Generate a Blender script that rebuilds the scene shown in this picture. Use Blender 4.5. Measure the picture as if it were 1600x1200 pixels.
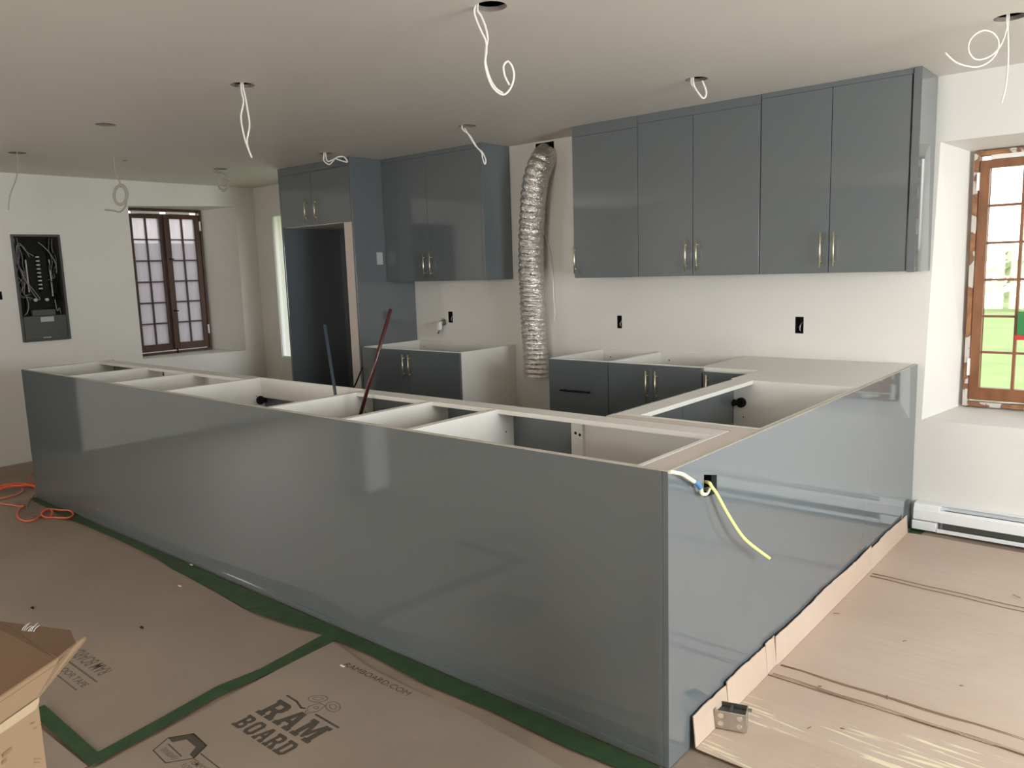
import bpy, bmesh, math, random
from mathutils import Vector, Matrix, noise
from mathutils.geometry import tessellate_polygon
random.seed(7)
for o in list(bpy.data.objects): bpy.data.objects.remove(o)
S = bpy.context.scene
COL = S.collection
PI = math.pi
# ---------------------------------------------------------------- camera
CX, CY, CZ = 1.0344, -1.8531, 1.4387
YAW, PITCH, ROLL, FPX = 0.7063, -0.1448, -0.0317, 1231.94
FW = Vector((-math.sin(YAW)*math.cos(PITCH), math.cos(YAW)*math.cos(PITCH), math.sin(PITCH)))
RT0 = Vector((math.cos(YAW), math.sin(YAW), 0)); UP0 = RT0.cross(FW)
RT = RT0*math.cos(ROLL) + UP0*math.sin(ROLL)
UP = -RT0*math.sin(ROLL) + UP0*math.cos(ROLL)
CAM = Vector((CX, CY, CZ))
cd = bpy.data.cameras.new('camera'); cam = bpy.data.objects.new('camera', cd); COL.objects.link(cam)
cd.sensor_width = 36; cd.sensor_fit = 'HORIZONTAL'; cd.lens = FPX/1600*36; cd.clip_start = 0.02; cd.clip_end = 200
mw = Matrix((RT, UP, -FW)).transposed().to_4x4(); mw.translation = CAM
cam.matrix_world = mw
S.camera = cam
# ---------------------------------------------------------------- world, light, exposure
w = bpy.data.worlds.new('sky'); S.world = w; w.use_nodes = True
nt = w.node_tree; nt.nodes.clear()
out = nt.nodes.new('ShaderNodeOutputWorld'); bg = nt.nodes.new('ShaderNodeBackground')
tc = nt.nodes.new('ShaderNodeTexCoord'); sp = nt.nodes.new('ShaderNodeSeparateXYZ'); cr = nt.nodes.new('ShaderNodeValToRGB')
nt.links.new(tc.outputs['Generated'], sp.inputs[0]); nt.links.new(sp.outputs['Z'], cr.inputs[0])
cr.color_ramp.elements[0].position = 0.0; cr.color_ramp.elements[0].color = (1.0, 0.98, 0.93, 1)
cr.color_ramp.elements[1].position = 0.8; cr.color_ramp.elements[1].color = (0.80, 0.90, 1.0, 1)
nt.links.new(cr.outputs[0], bg.inputs[0]); bg.inputs[1].default_value = 3.0
nt.links.new(bg.outputs[0], out.inputs[0])
def area(name, loc, direction, sx, sy, power, color=(1,1,1), portal=False):
    l = bpy.data.lights.new(name, 'AREA'); l.shape = 'RECTANGLE'; l.size = sx; l.size_y = sy
    l.energy = power; l.color = color
    if portal: l.cycles.is_portal = True
    o = bpy.data.objects.new(name, l); COL.objects.link(o); o.location = loc
    o.rotation_euler = Vector(direction).to_track_quat('-Z', 'Z').to_euler()
    return o
D, XL, HC, XR, YF = 2.632, -6.095, 2.3117, 3.2, -4.4
area('portal_window_back', (0.58, D+0.34, 1.3), (0,-1,0), 1.0, 1.45, 1, portal=True)
area('portal_window_left', (XL-0.42, 1.85, 1.42), (1,0,0), 0.9, 1.45, 1, portal=True)
area('portal_window_far', (-5.2, D+0.34, 1.35), (0,-1,0), 0.9, 1.45, 1, portal=True)
# daylight from the right window; the other lamps are fill at added windows
area('daylight_right_window', (XR+0.30, 0.3, 1.20), (-1,0,0), 2.4, 1.7, 290, (0.86,0.94,1.0))
area('added_fill_front', (-0.75, YF-0.30, 1.35), (0,1,0), 1.3, 1.4, 88, (1.0,0.95,0.88))
area('added_fill_front_near', (1.9, YF-0.30, 1.35), (0,1,0), 1.3, 1.4, 22, (1.0,0.95,0.88))
area('added_fill_left', (XL-0.30, -2.6, 1.35), (1,0,0), 1.2, 1.3, 68, (1.0,0.96,0.90))
S.view_settings.view_transform = 'Standard'; S.view_settings.look = 'None'
S.view_settings.gamma = 1; S.view_settings.use_curve_mapping = False
S.view_settings.exposure = 0.0
# ---------------------------------------------------------------- ray helpers (photo pixel -> real point)
def ray(px, py): return (FW + RT*((px-800)/FPX) - UP*((py-600)/FPX))
def onx(px, py, v): d = ray(px,py); return CAM + d*((v-CX)/d.x)
def ony(px, py, v): d = ray(px,py); return CAM + d*((v-CY)/d.y)
def onz(px, py, v): d = ray(px,py); return CAM + d*((v-CZ)/d.z)
FH = Vector((FW.x, FW.y, 0)).normalized()
def ondepth(px, py, anchor, off=0.0):
    d = ray(px,py); t = ((Vector(anchor)-CAM).dot(FH)+off)/d.dot(FH); return CAM + d*t
# ---------------------------------------------------------------- materials
def node_mat(name):
    m = bpy.data.materials.new(name); m.use_nodes = True; t = m.node_tree
    return m, t, t.nodes['Principled BSDF']
def mat(name, col, rough=0.5, metal=0.0, coat=0.0, var=0.0, vscale=4.0, bump=0.0, bscale=60.0, rvar=0.0, stretch=None, col2=None, ior=None, detail=3):
    m, t, b = node_mat(name); N = t.nodes; L = t.links
    b.inputs['Base Color'].default_value = (*col, 1); b.inputs['Roughness'].default_value = rough
    b.inputs['Metallic'].default_value = metal
    if coat: b.inputs['Coat Weight'].default_value = coat; b.inputs['Coat Roughness'].default_value = 0.04
    if ior: b.inputs['IOR'].default_value = ior
    tx = N.new('ShaderNodeTexCoord'); mp = N.new('ShaderNodeMapping'); L.new(tx.outputs['Object'], mp.inputs[0])
    if stretch: mp.inputs['Scale'].default_value = stretch
    if var or col2:
        n = N.new('ShaderNodeTexNoise'); n.inputs['Scale'].default_value = vscale; n.inputs['Detail'].default_value = detail
        L.new(mp.outputs[0], n.inputs['Vector'])
        r = N.new('ShaderNodeValToRGB'); L.new(n.outputs['Fac'], r.inputs[0])
        c2 = col2 or tuple(c*(1-var) for c in col)
        r.color_ramp.elements[0].position = 0.32; r.color_ramp.elements[0].color = (*c2, 1)
        r.color_ramp.elements[1].position = 0.68; r.color_ramp.elements[1].color = (*col, 1)
        L.new(r.outputs[0], b.inputs['Base Color'])
    if rvar:
        n = N.new('ShaderNodeTexNoise'); n.inputs['Scale'].default_value = 2.5; n.inputs['Detail'].default_value = 4
        L.new(mp.outputs[0], n.inputs['Vector'])
        r = N.new('ShaderNodeMapRange'); r.inputs['To Min'].default_value = rough; r.inputs['To Max'].default_value = rough+rvar
        L.new(n.outputs['Fac'], r.inputs[0]); L.new(r.outputs[0], b.inputs['Roughness'])
    if bump:
        n = N.new('ShaderNodeTexNoise'); n.inputs['Scale'].default_value = bscale; n.inputs['Detail'].default_value = 4
        L.new(mp.outputs[0], n.inputs['Vector'])
        bp = N.new('ShaderNodeBump'); bp.inputs['Strength'].default_value = bump; bp.inputs['Distance'].default_value = 0.01
        L.new(n.outputs['Fac'], bp.inputs['Height']); L.new(bp.outputs[0], b.inputs['Normal'])
    return m
SLATE = mat('glossy_slate_lacquer', (0.126,0.143,0.150), 0.045, rvar=0.03, ior=1.85)
WHITE = mat('white_melamine', (0.80,0.775,0.72), 0.42, var=0.04, vscale=2)
EDGE = mat('cream_board_edge', (0.60,0.55,0.46), 0.6, var=0.15, vscale=20)
STRIP = mat('pinkish_raw_board', (0.66,0.58,0.52), 0.55, var=0.06, vscale=5)
WALL = mat('primed_drywall', (0.76,0.735,0.685), 0.55, var=0.05, vscale=1.6, bump=0.05, bscale=18)
CEIL = mat('primed_ceiling', (0.70,0.655,0.585), 0.5, var=0.04, vscale=0.9, bump=0.03, bscale=12)
RIM = mat('cut_plaster_edge', (0.22,0.19,0.16), 0.9)
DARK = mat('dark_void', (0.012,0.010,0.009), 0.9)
BRASS = mat('brushed_brass', (0.86,0.76,0.52), 0.38, metal=1.0)
BLACKM = mat('black_plastic', (0.012,0.011,0.010), 0.6)
BLACKM.node_tree.nodes['Principled BSDF'].inputs['Specular IOR Level'].default_value = 0.15
KICK = mat('dark_toe_kick', (0.03,0.032,0.034), 0.5)
FLOORM = mat('dusty_subfloor', (0.33,0.25,0.18), 0.7, var=0.35, vscale=3, bump=0.1, bscale=30, col2=(0.22,0.165,0.12))
WOOD = mat('old_brown_window_wood', (0.27,0.105,0.04), 0.45, var=0.4, vscale=14, bump=0.15, bscale=60, stretch=(1,1,0.3))
WOOD_SHADE = mat('silhouetted_window_wood', (0.085,0.032,0.018), 0.4, var=0.4, vscale=14, bump=0.15, bscale=60, stretch=(1,1,0.3))  # same brown wood darkened, backlit silhouette put into its colour
CABLE = mat('white_cable_jacket', (0.80,0.77,0.70), 0.45)
CABLEG = mat('grey_white_cable_jacket', (0.38,0.35,0.30), 0.5)
YELLOW = mat('yellow_cable_jacket', (0.74,0.73,0.26), 0.4)
CREAMC = mat('cream_cable_jacket', (0.82,0.79,0.55), 0.4)
BLUE = mat('blue_tape_band', (0.06,0.22,0.42), 0.5)
PEXB = mat('blue_pipe_plastic', (0.04,0.055,0.08), 0.25)
PEXR = mat('dark_red_pipe_plastic', (0.05,0.008,0.008), 0.22)
STEEL = mat('galvanised_steel', (0.62,0.60,0.56), 0.28, metal=1.0, var=0.25, vscale=25)
GREYM = mat('grey_enamel_steel', (0.065,0.066,0.058), 0.45)
WIREG = mat('dull_grey_wire', (0.24,0.22,0.20), 0.5)
GREYL = mat('light_grey_label', (0.45,0.44,0.42), 0.5)
HEAT = mat('white_enamel', (0.83,0.83,0.82), 0.3)
ORANGE = mat('orange_cord_rubber', (0.85,0.15,0.07), 0.4)
BROWNC = mat('brown_cord_rubber', (0.20,0.12,0.07), 0.5)
GREEN = mat('green_masking_tape', (0.028,0.072,0.022), 0.6, var=0.3, vscale=14, bump=0.5, bscale=22)
PRINT = mat('dark_board_print', (0.075,0.060,0.040), 0.75, var=0.25, vscale=30)
PRINTF = mat('faint_board_print', (0.145,0.115,0.085), 0.75, var=0.2, vscale=30)
PRINTB = mat('brown_box_print', (0.28,0.17,0.09), 0.75)
GAPLIGHT = mat('white_gap_light', (0.85,0.83,0.78), 0.8, bump=0.6, bscale=40)  # white that stands for light in the casement gaps
STAPLE = mat('bright_white_scrap', (0.9,0.9,0.86), 0.5)
PLUGW = mat('clear_plug_plastic', (0.7,0.72,0.70), 0.3)
LAWN = mat('sunlit_lawn', (0.33,0.40,0.14), 0.9, var=0.4, vscale=1.2, col2=(0.25,0.33,0.10))
BARK = mat('tree_bark', (0.42,0.37,0.32), 0.9, var=0.4, vscale=10)
LEAF = mat('spring_leaves', (0.60,0.66,0.38), 0.8, var=0.4, vscale=6)
STONE = mat('neighbour_wall', (0.17,0.155,0.155), 0.9, var=0.3, vscale=2)
REDP = mat('red_sign_paint', (0.65,0.03,0.03), 0.5)
GREENP = mat('green_sign_paint', (0.03,0.22,0.06), 0.5)
TANP = mat('tan_sign_paint', (0.50,0.38,0.22), 0.6)
def board_mat(name, c1, c2, rough, streak=0.0, bumps=0.2):
    m, t, b = node_mat(name); N = t.nodes; L = t.links
    tx = N.new('ShaderNodeTexCoord'); mp = N.new('ShaderNodeMapping'); L.new(tx.outputs['Object'], mp.inputs[0])
    n = N.new('ShaderNodeTexNoise'); n.inputs['Scale'].default_value = 1.7; n.inputs['Detail'].default_value = 6; n.inputs['Roughness'].default_value = 0.6
    L.new(mp.outputs[0], n.inputs['Vector'])
    r = N.new('ShaderNodeValToRGB'); L.new(n.outputs['Fac'], r.inputs[0])
    r.color_ramp.elements[0].position = 0.3; r.color_ramp.elements[0].color = (*c2, 1)
    r.color_ramp.elements[1].position = 0.7; r.color_ramp.elements[1].color = (*c1, 1)
    L.new(r.outputs[0], b.inputs['Base Color']); b.inputs['Roughness'].default_value = rough
    # corrugation: fine ribs along x plus wrinkles
    m2 = N.new('ShaderNodeMapping'); m2.inputs['Scale'].default_value = (0.8, 14, 1); L.new(tx.outputs['Object'], m2.inputs[0])
    n2 = N.new('ShaderNodeTexNoise'); n2.inputs['Scale'].default_value = 2.2; n2.inputs['Detail'].default_value = 5; n2.inputs['Distortion'].default_value = 0.4
    L.new(m2.outputs[0], n2.inputs['Vector'])
    n3 = N.new('ShaderNodeTexNoise'); n3.inputs['Scale'].default_value = 9; n3.inputs['Detail'].default_value = 5
    L.new(mp.outputs[0], n3.inputs['Vector'])
    mx = N.new('ShaderNodeMix'); mx.data_type = 'FLOAT'; mx.inputs[0].default_value = streak
    L.new(n3.outputs['Fac'], mx.inputs[2]); L.new(n2.outputs['Fac'], mx.inputs[3])
    bp = N.new('ShaderNodeBump'); bp.inputs['Strength'].default_value = bumps; bp.inputs['Distance'].default_value = 0.02
    L.new(mx.outputs[0], bp.inputs['Height']); L.new(bp.outputs[0], b.inputs['Normal'])
    return m
RAM = board_mat('grey_brown_floor_board', (0.31,0.245,0.185), (0.255,0.20,0.155), 0.55, 0.2, 0.12)
CARD = board_mat('tan_cardboard', (0.54,0.42,0.33), (0.47,0.355,0.27), 0.5, 0.75, 0.22)
CREASE_SHADE = mat('brown_crease_shade', (0.24,0.15,0.09), 0.8)  # fold shading put into a dark brown
CARDBOX = board_mat('box_cardboard', (0.37,0.245,0.145), (0.33,0.215,0.125), 0.6, 0.3, 0.12)
CARDSHADE = board_mat('shaded_flap_cardboard', (0.20,0.115,0.055), (0.18,0.10,0.05), 0.6, 0.3, 0.12)  # darker copy of the box cardboard, flap shade put into the colour
def scuffed():
    m = CARD.copy(); m.name = 'scuffed_tan_cardboard'; t = m.node_tree; N = t.nodes; L = t.links; b = N['Principled BSDF']
    tx = [n for n in N if n.type == 'TEX_COORD'][0]; old = b.inputs['Base Color'].links[0].from_socket
    mp = N.new('ShaderNodeMapping'); mp.inputs['Scale'].default_value = (2.0,26,1); mp.inputs['Rotation'].default_value = (0,0,0.12); L.new(tx.outputs['Object'], mp.inputs[0])
    n1 = N.new('ShaderNodeTexNoise'); n1.inputs['Scale'].default_value = 2.0; n1.inputs['Detail'].default_value = 5; n1.inputs['Distortion'].default_value = 0.8; L.new(mp.outputs[0], n1.inputs['Vector'])
    r = N.new('ShaderNodeValToRGB'); L.new(n1.outputs['Fac'], r.inputs[0]); r.color_ramp.elements[0].position = 0.56; r.color_ramp.elements[0].color = (0,0,0,1); r.color_ramp.elements[1].position = 0.62; r.color_ramp.elements[1].color = (1,1,1,1)
    n2 = N.new('ShaderNodeTexNoise'); n2.inputs['Scale'].default_value = 2.6; L.new(tx.outputs['Object'], n2.inputs['Vector'])
    r2 = N.new('ShaderNodeValToRGB'); L.new(n2.outputs['Fac'], r2.inputs[0]); r2.color_ramp.elements[0].position = 0.46; r2.color_ramp.elements[0].color = (0,0,0,1); r2.color_ramp.elements[1].position = 0.56; r2.color_ramp.elements[1].color = (1,1,1,1)
    mu = N.new('ShaderNodeMath'); mu.operation = 'MULTIPLY'; L.new(r.outputs[0], mu.inputs[0]); L.new(r2.outputs[0], mu.inputs[1])
    mx = N.new('ShaderNodeMix'); mx.data_type = 'RGBA'; L.new(mu.outputs[0], mx.inputs[0]); L.new(old, mx.inputs[6]); mx.inputs[7].default_value = (0.74,0.64,0.44,1)
    L.new(mx.outputs[2], b.inputs['Base Color']); return m
SCUFF = scuffed()
def glass_mat(name, frost=0.0, tint=(1,1,1)):
    m = bpy.data.materials.new(name); m.use_nodes = True; t = m.node_tree; N = t.nodes; L = t.links; N.clear()
    o = N.new('ShaderNodeOutputMaterial'); tr = N.new('ShaderNodeBsdfTransparent'); gl = N.new('ShaderNodeBsdfGlossy')
    tr.inputs[0].default_value = (*tint,1); gl.inputs['Roughness'].default_value = 0.02
    lw_ = N.new('ShaderNodeLayerWeight'); lw_.inputs[0].default_value = 0.5
    pw = N.new('ShaderNodeMath'); pw.operation = 'POWER'; pw.inputs[1].default_value = 4.0; L.new(lw_.outputs['Facing'], pw.inputs[0])
    fr = N.new('ShaderNodeMath'); fr.operation = 'MULTIPLY_ADD'; fr.inputs[1].default_value = 0.6; fr.inputs[2].default_value = 0.03; L.new(pw.outputs[0], fr.inputs[0])
    mx = N.new('ShaderNodeMixShader'); L.new(fr.outputs[0], mx.inputs[0]); L.new(tr.outputs[0], mx.inputs[1]); L.new(gl.outputs[0], mx.inputs[2])
    last = mx
    if frost:
        tl = N.new('ShaderNodeBsdfTranslucent'); tl.inputs[0].default_value = (0.46,0.435,0.44,1)
        n = N.new('ShaderNodeTexNoise'); n.inputs['Scale'].default_value = 6; n.inputs['Detail'].default_value = 5
        mr = N.new('ShaderNodeMapRange'); mr.inputs['To Min'].default_value = frost-0.25; mr.inputs['To Max'].default_value = frost+0.2
        L.new(n.outputs['Fac'], mr.inputs[0])
        m2 = N.new('ShaderNodeMixShader'); L.new(mr.outputs[0], m2.inputs[0]); L.new(mx.outputs[0], m2.inputs[1]); L.new(tl.outputs[0], m2.inputs[2]); last = m2
    L.new(last.outputs[0], o.inputs[0]); return m
GLASS = glass_mat('clear_window_glass')
FROST = glass_mat('dusty_window_glass', 0.55, (0.75,0.73,0.74))
# wood with flakes of old white paint
def peeled():
    m, t, b = node_mat('peeling_painted_wood'); N = t.nodes; L = t.links
    tx = N.new('ShaderNodeTexCoord'); n = N.new('ShaderNodeTexNoise'); n.inputs['Scale'].default_value = 9; n.inputs['Detail'].default_value = 6
    L.new(tx.outputs['Object'], n.inputs['Vector']); r = N.new('ShaderNodeValToRGB'); L.new(n.outputs['Fac'], r.inputs[0])
    r.color_ramp.elements[0].position = 0.535; r.color_ramp.elements[0].color = (0.20,0.085,0.04,1)
    r.color_ramp.elements[1].position = 0.56; r.color_ramp.elements[1].color = (0.58,0.54,0.48,1)
    e = r.color_ramp.elements.new(0.40); e.color = (0.36,0.17,0.07,1)
    L.new(r.outputs[0], b.inputs['Base Color']); b.inputs['Roughness'].default_value = 0.6
    bp = N.new('ShaderNodeBump'); bp.inputs['Strength'].default_value = 0.4; L.new(n.outputs['Fac'], bp.inputs['Height']); L.new(bp.outputs[0], b.inputs['Normal'])
    return m
PEEL = peeled()
def foil():
    m, t, b = node_mat('crinkled_foil'); N = t.nodes; L = t.links
    b.inputs['Base Color'].default_value = (0.74,0.71,0.67,1); b.inputs['Metallic'].default_value = 1; b.inputs['Roughness'].default_value = 0.24
    tx = N.new('ShaderNodeTexCoord'); n = N.new('ShaderNodeTexNoise'); n.inputs['Scale'].default_value = 55; n.inputs['Detail'].default_value = 4; n.inputs['Distortion'].default_value = 1.0
    L.new(tx.outputs['Object'], n.inputs['Vector'])
    bp = N.new('ShaderNodeBump'); bp.inputs['Strength'].default_value = 0.9; bp.inputs['Distance'].default_value = 0.012
    L.new(n.outputs['Fac'], bp.inputs['Height']); L.new(bp.outputs[0], b.inputs['Normal']); return m
FOIL = foil()
# ---------------------------------------------------------------- mesh helpers
class MB:
    def __init__(s): s.v = []; s.f = []; s.m = []; s.sm = []
    def add(s, vs, fs, m=0, smooth=False):
        b = len(s.v); s.v += [tuple(v) for v in vs]
        for f in fs: s.f.append([b+i for i in f]); s.m.append(m); s.sm.append(smooth)
        return s
    def box(s, x0,x1,y0,y1,z0,z1, m=0):
        x0,x1 = sorted((x0,x1)); y0,y1 = sorted((y0,y1)); z0,z1 = sorted((z0,z1))
        vs = [(x0,y0,z0),(x1,y0,z0),(x1,y1,z0),(x0,y1,z0),(x0,y0,z1),(x1,y0,z1),(x1,y1,z1),(x0,y1,z1)]
        return s.add(vs, [(0,3,2,1),(4,5,6,7),(0,1,5,4),(1,2,6,5),(2,3,7,6),(3,0,4,7)], m)
    def cyl(s, p, q, r, m=0, n=16, r2=None):
        p = Vector(p); q = Vector(q); d = (q-p).normalized(); a = d.orthogonal().normalized(); c = d.cross(a)
        r2 = r if r2 is None else r2; vs = []
        for P_, R_ in ((p,r),(q,r2)):
            for i in range(n): t = 2*PI*i/n; vs.append(P_ + a*(R_*math.cos(t)) + c*(R_*math.sin(t)))
        s.add(vs, [(i,(i+1)%n,n+(i+1)%n,n+i) for i in range(n)], m, True)
        s.add(vs[:n], [tuple(reversed(range(n)))], m); s.add(vs[n:], [tuple(range(n))], m); return s
    def tube(s, pts, r, m=0, n=8, sub=6, flat=1.0, closed=False, radii=None):
        P_ = [Vector(p) for p in pts]
        if sub > 1:
            Q = []; k = len(P_)
            for i in range(k if closed else k-1):
                if closed: a,b,c,d = P_[i-1],P_[i],P_[(i+1)%k],P_[(i+2)%k]
                else: a = P_[max(i-1,0)]; b = P_[i]; c = P_[i+1]; d = P_[min(i+2,k-1)]
                for j in range(sub):
                    t = j/sub; Q.append(0.5*((2*b)+(c-a)*t+(2*a-5*b+4*c-d)*t*t+(3*b-a-3*c+d)*t**3))
            if not closed: Q.append(P_[-1])
            P_ = Q
        k = len(P_); vs = []; prev = None
        for i in range(k):
            tg = (P_[(i+1)%k]-P_[i-1]) if closed else (P_[min(i+1,k-1)]-P_[max(i-1,0)])
            tg.normalize()
            if prev is None: a = tg.orthogonal().normalized()
            else:
                a = prev - tg*prev.dot(tg)
                a = a.normalized() if a.length > 1e-6 else tg.orthogonal().normalized()
            prev = a; c = tg.cross(a); rr = radii(i/(k-1)) if radii else r
            for j in range(n):
                t = 2*PI*j/n; vs.append(P_[i] + a*(rr*math.cos(t)) + c*(rr*flat*math.sin(t)))
        fs = [(i*n+j, i*n+(j+1)%n, ((i+1)%k)*n+(j+1)%n, ((i+1)%k)*n+j) for i in range(k if closed else k-1) for j in range(n)]
        s.add(vs, fs, m, True)
        if not closed:
            s.add(vs[:n], [tuple(reversed(range(n)))], m); s.add(vs[-n:], [tuple(range(n))], m)
        return s
    def slab(s, poly, z0, z1, m=0):     # extruded horizontal polygon
        n = len(poly); tri = tessellate_polygon([[Vector((p[0],p[1],0)) for p in poly]])
        s.add([(p[0],p[1],z1) for p in poly], tri, m); s.add([(p[0],p[1],z0) for p in poly], [t[::-1] for t in tri], m)
        s.add([(p[0],p[1],z0) for p in poly]+[(p[0],p[1],z1) for p in poly], [(i,(i+1)%n,n+(i+1)%n,n+i) for i in range(n)], m); return s
    def build(s, name, mats, parent=None, bevel=0.0, loc=None):
        if not isinstance(mats, (list,tuple)): mats = [mats]
        me = bpy.data.meshes.new(name); me.from_pydata(s.v, [], s.f)
        for m in mats: me.materials.append(m)
        for p, mi, sm in zip(me.polygons, s.m, s.sm): p.material_index = mi; p.use_smooth = sm
        bm = bmesh.new(); bm.from_mesh(me); bmesh.ops.remove_doubles(bm, verts=bm.verts, dist=1e-6); bmesh.ops.recalc_face_normals(bm, faces=bm.faces); bm.to_mesh(me); bm.free()
        o = bpy.data.objects.new(name, me); COL.objects.link(o)
        if parent is not None: o.parent = parent
        if bevel:
            b = o.modifiers.new('bevel', 'BEVEL'); b.width = bevel; b.segments = 2; b.limit_method = 'ANGLE'; b.harden_normals = False
        if loc is not None:
            o.location = loc
            for v in me.vertices: v.co -= Vector(loc)
        return o
def tag(o, label=None, cat=None, group=None, kind=None):
    if label: o['label'] = label
    if cat: o['category'] = cat
    if group: o['group'] = group
    if kind: o['kind'] = kind
    return o
def thing(name, loc, label, cat, rz=0, group=None):
    o = bpy.data.objects.new(name, None); COL.objects.link(o); o.location = loc; o.rotation_euler = (0,0,rz); o.empty_display_size = 0.1
    return tag(o, label, cat, group)
def struct(o, label, cat): return tag(o, label, cat, kind='structure')
def kids(o): return [c for c in bpy.data.objects if c.parent == o]
def copy_tree(o, parent=None):
    c = o.copy(); COL.objects.link(c); c.parent = parent
    for ch in kids(o): copy_tree(ch, c)
    return c
# ---------------------------------------------------------------- shell
def pierced(name, mats, fmap, outer, holes, t):
    """panel with holes; fmap(u,v,d)->xyz ; holes = (inner loop, outer loop, depth or None, material)"""
    mb = MB()
    def face(loops, d, m=0):
        ls = [[Vector((u,v,0)) for u,v in L_] for L_ in loops]; flat = [p for L_ in loops for p in L_]
        mb.add([fmap(u,v,d) for u,v in flat], tessellate_polygon(ls), m)
    face([outer]+[h[0] for h in holes], 0); face([outer]+[h[1] for h in holes if h[2] is None], t)
    n = len(outer); mb.add([fmap(u,v,0) for u,v in outer]+[fmap(u,v,t) for u,v in outer], [(i,(i+1)%n,n+(i+1)%n,n+i) for i in range(n)])
    for a, b, dep, m in holes:
        k = len(a); dd = t if dep is None else dep
        mb.add([fmap(u,v,0) for u,v in a]+[fmap(u,v,dd) for u,v in b], [(i,(i+1)%k,k+(i+1)%k,k+i) for i in range(k)], m)
        if dep is not None: face([b], dd, m)
    me = bpy.data.meshes.new(name); me.from_pydata([tuple(v) for v in mb.v], [], mb.f)
    for m in mats: me.materials.append(m)
    for p, mi in zip(me.polygons, mb.m): p.material_index = mi
    bm = bmesh.new(); bm.from_mesh(me); bmesh.ops.remove_doubles(bm, verts=bm.verts, dist=1e-6); bmesh.ops.recalc_face_normals(bm, faces=bm.faces); bm.to_mesh(me); bm.free()
    o = bpy.data.objects.new(name, me); COL.objects.link(o); return o
def rect(a,b,c,d): return [(a,c),(b,c),(b,d),(a,d)]
T = 0.32
fl = MB().box(XL-0.35, XR+0.32, YF-0.32, D+0.32, -0.12, 0.0).build('floor', FLOORM); struct(fl, 'dusty brown subfloor of the renovated room', 'floor')
# ceiling with round cut-outs
HOLES = [(767,10),(379,133),(165,195),(27,239),(344,264),(508,240),(730,197),(1088,124),(1578,27)]
hp = [onz(x,y,HC) for x,y in HOLES]
def circ(c, r, n=28): return [(c.x+r*math.cos(2*PI*i/n), c.y+r*math.sin(2*PI*i/n)) for i in range(n)]
sm = onz(195,251,HC)
hl = [(circ(p,0.054),circ(p,0.054),None,1) for p in hp] + [(circ(sm,0.02),circ(sm,0.02),None,1)]
ce = pierced('ceiling', [CEIL,RIM], lambda u,v,d:(u,v,HC+d), rect(XL-0.3,XR+0.3,YF-0.3,D+0.3), hl, 0.016); struct(ce, 'flat primed ceiling with round holes cut for lights', 'ceiling')
jo = MB()
jo.box(XL-0.3,XR+0.3,YF-0.3,D+0.3,HC+0.24,HC+0.26)
for a in (XL-0.3, XR+0.28): jo.box(a,a+0.02,YF-0.3,D+0.3,HC+0.016,HC+0.24)
for a in (YF-0.3, D+0.28): jo.box(XL-0.3,XR+0.3,a,a+0.02,HC+0.016,HC+0.24)
jo.build('joist_space', DARK, ce)
Z0, Z1 = -0.10, HC
# back wall
def small(px,py,wd,h): p = ony(px,py,D); return rect(p.x-wd/2,p.x+wd/2,p.z-h/2,p.z+h/2)
OUT = [(968,503,0.036,0.085),(1249,508,0.048,0.095),(704,495.5,0.048,0.088)]
W2i = [(0.029,0.587),(1.13,0.587),(1.11,1.996),(0.060,1.996)]; W2o = [(0.172,0.640),(1.01,0.640),(1.01,1.958),(0.160,1.958)]
W3i = rect(-5.80,-4.86,0.64,2.03); W3o = rect(-5.80,-4.86,0.64,2.03)
dh = rect(-2.505,-2.345,2.135,2.300)
bh_ = [(small(*a),small(*a),0.07,1) for a in OUT] + [(dh,dh,0.28,1)]
wb = pierced('wall_back', [WALL,DARK], lambda u,v,d:(u,D+d,v), rect(XL-0.32,XR+0.32,Z0,Z1), [(W2i,W2o,None,0),(W3i,W3o,None,0)]+bh_, T)
struct(wb, 'white primed back wall behind the kitchen cabinets', 'wall')
# left wall (doorway beside the electrical panel, deep window recess)
W1i = [(1.385,0.735),(2.418,0.715),(2.432,2.128),(1.385,2.092)]; W1o = rect(1.47,2.215,0.735,2.10)
PNL = (0.436,0.800,0.975,1.835)
pi = rect(PNL[0]+0.003,PNL[1]-0.003,PNL[2]+0.003,PNL[3]-0.003)
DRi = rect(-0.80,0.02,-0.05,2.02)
W7 = rect(-3.2,-2.0,0.7,2.0)
sw = rect(0.285,0.33,1.325,1.39)
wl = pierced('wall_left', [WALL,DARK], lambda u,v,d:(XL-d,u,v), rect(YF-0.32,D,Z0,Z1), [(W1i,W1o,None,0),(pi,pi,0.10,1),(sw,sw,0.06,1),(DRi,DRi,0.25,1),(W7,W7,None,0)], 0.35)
struct(wl, 'white left wall holding the electrical panel and a deep-set window', 'wall')
WRi = rect(-0.9,1.5,0.35,2.05)
wr = pierced('wall_right', [WALL], lambda u,v,d:(XR+d,u,v), rect(YF-0.32,D,Z0,Z1), [(WRi,WRi,None,0)], 0.32); struct(wr, 'white right wall with a wide window', 'wall')
WF1 = rect(-1.4,-0.1,0.65,2.05); WF2 = rect(1.25,2.55,0.65,2.05)
wf = pierced('wall_front', [WALL], lambda u,v,d:(u,YF-d,v), rect(XL,XR,Z0,Z1), [(WF1,WF1,None,0),(WF2,WF2,None,0)], 0.32); struct(wf, 'white wall behind the viewer with two windows added for fill light', 'wall')
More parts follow.
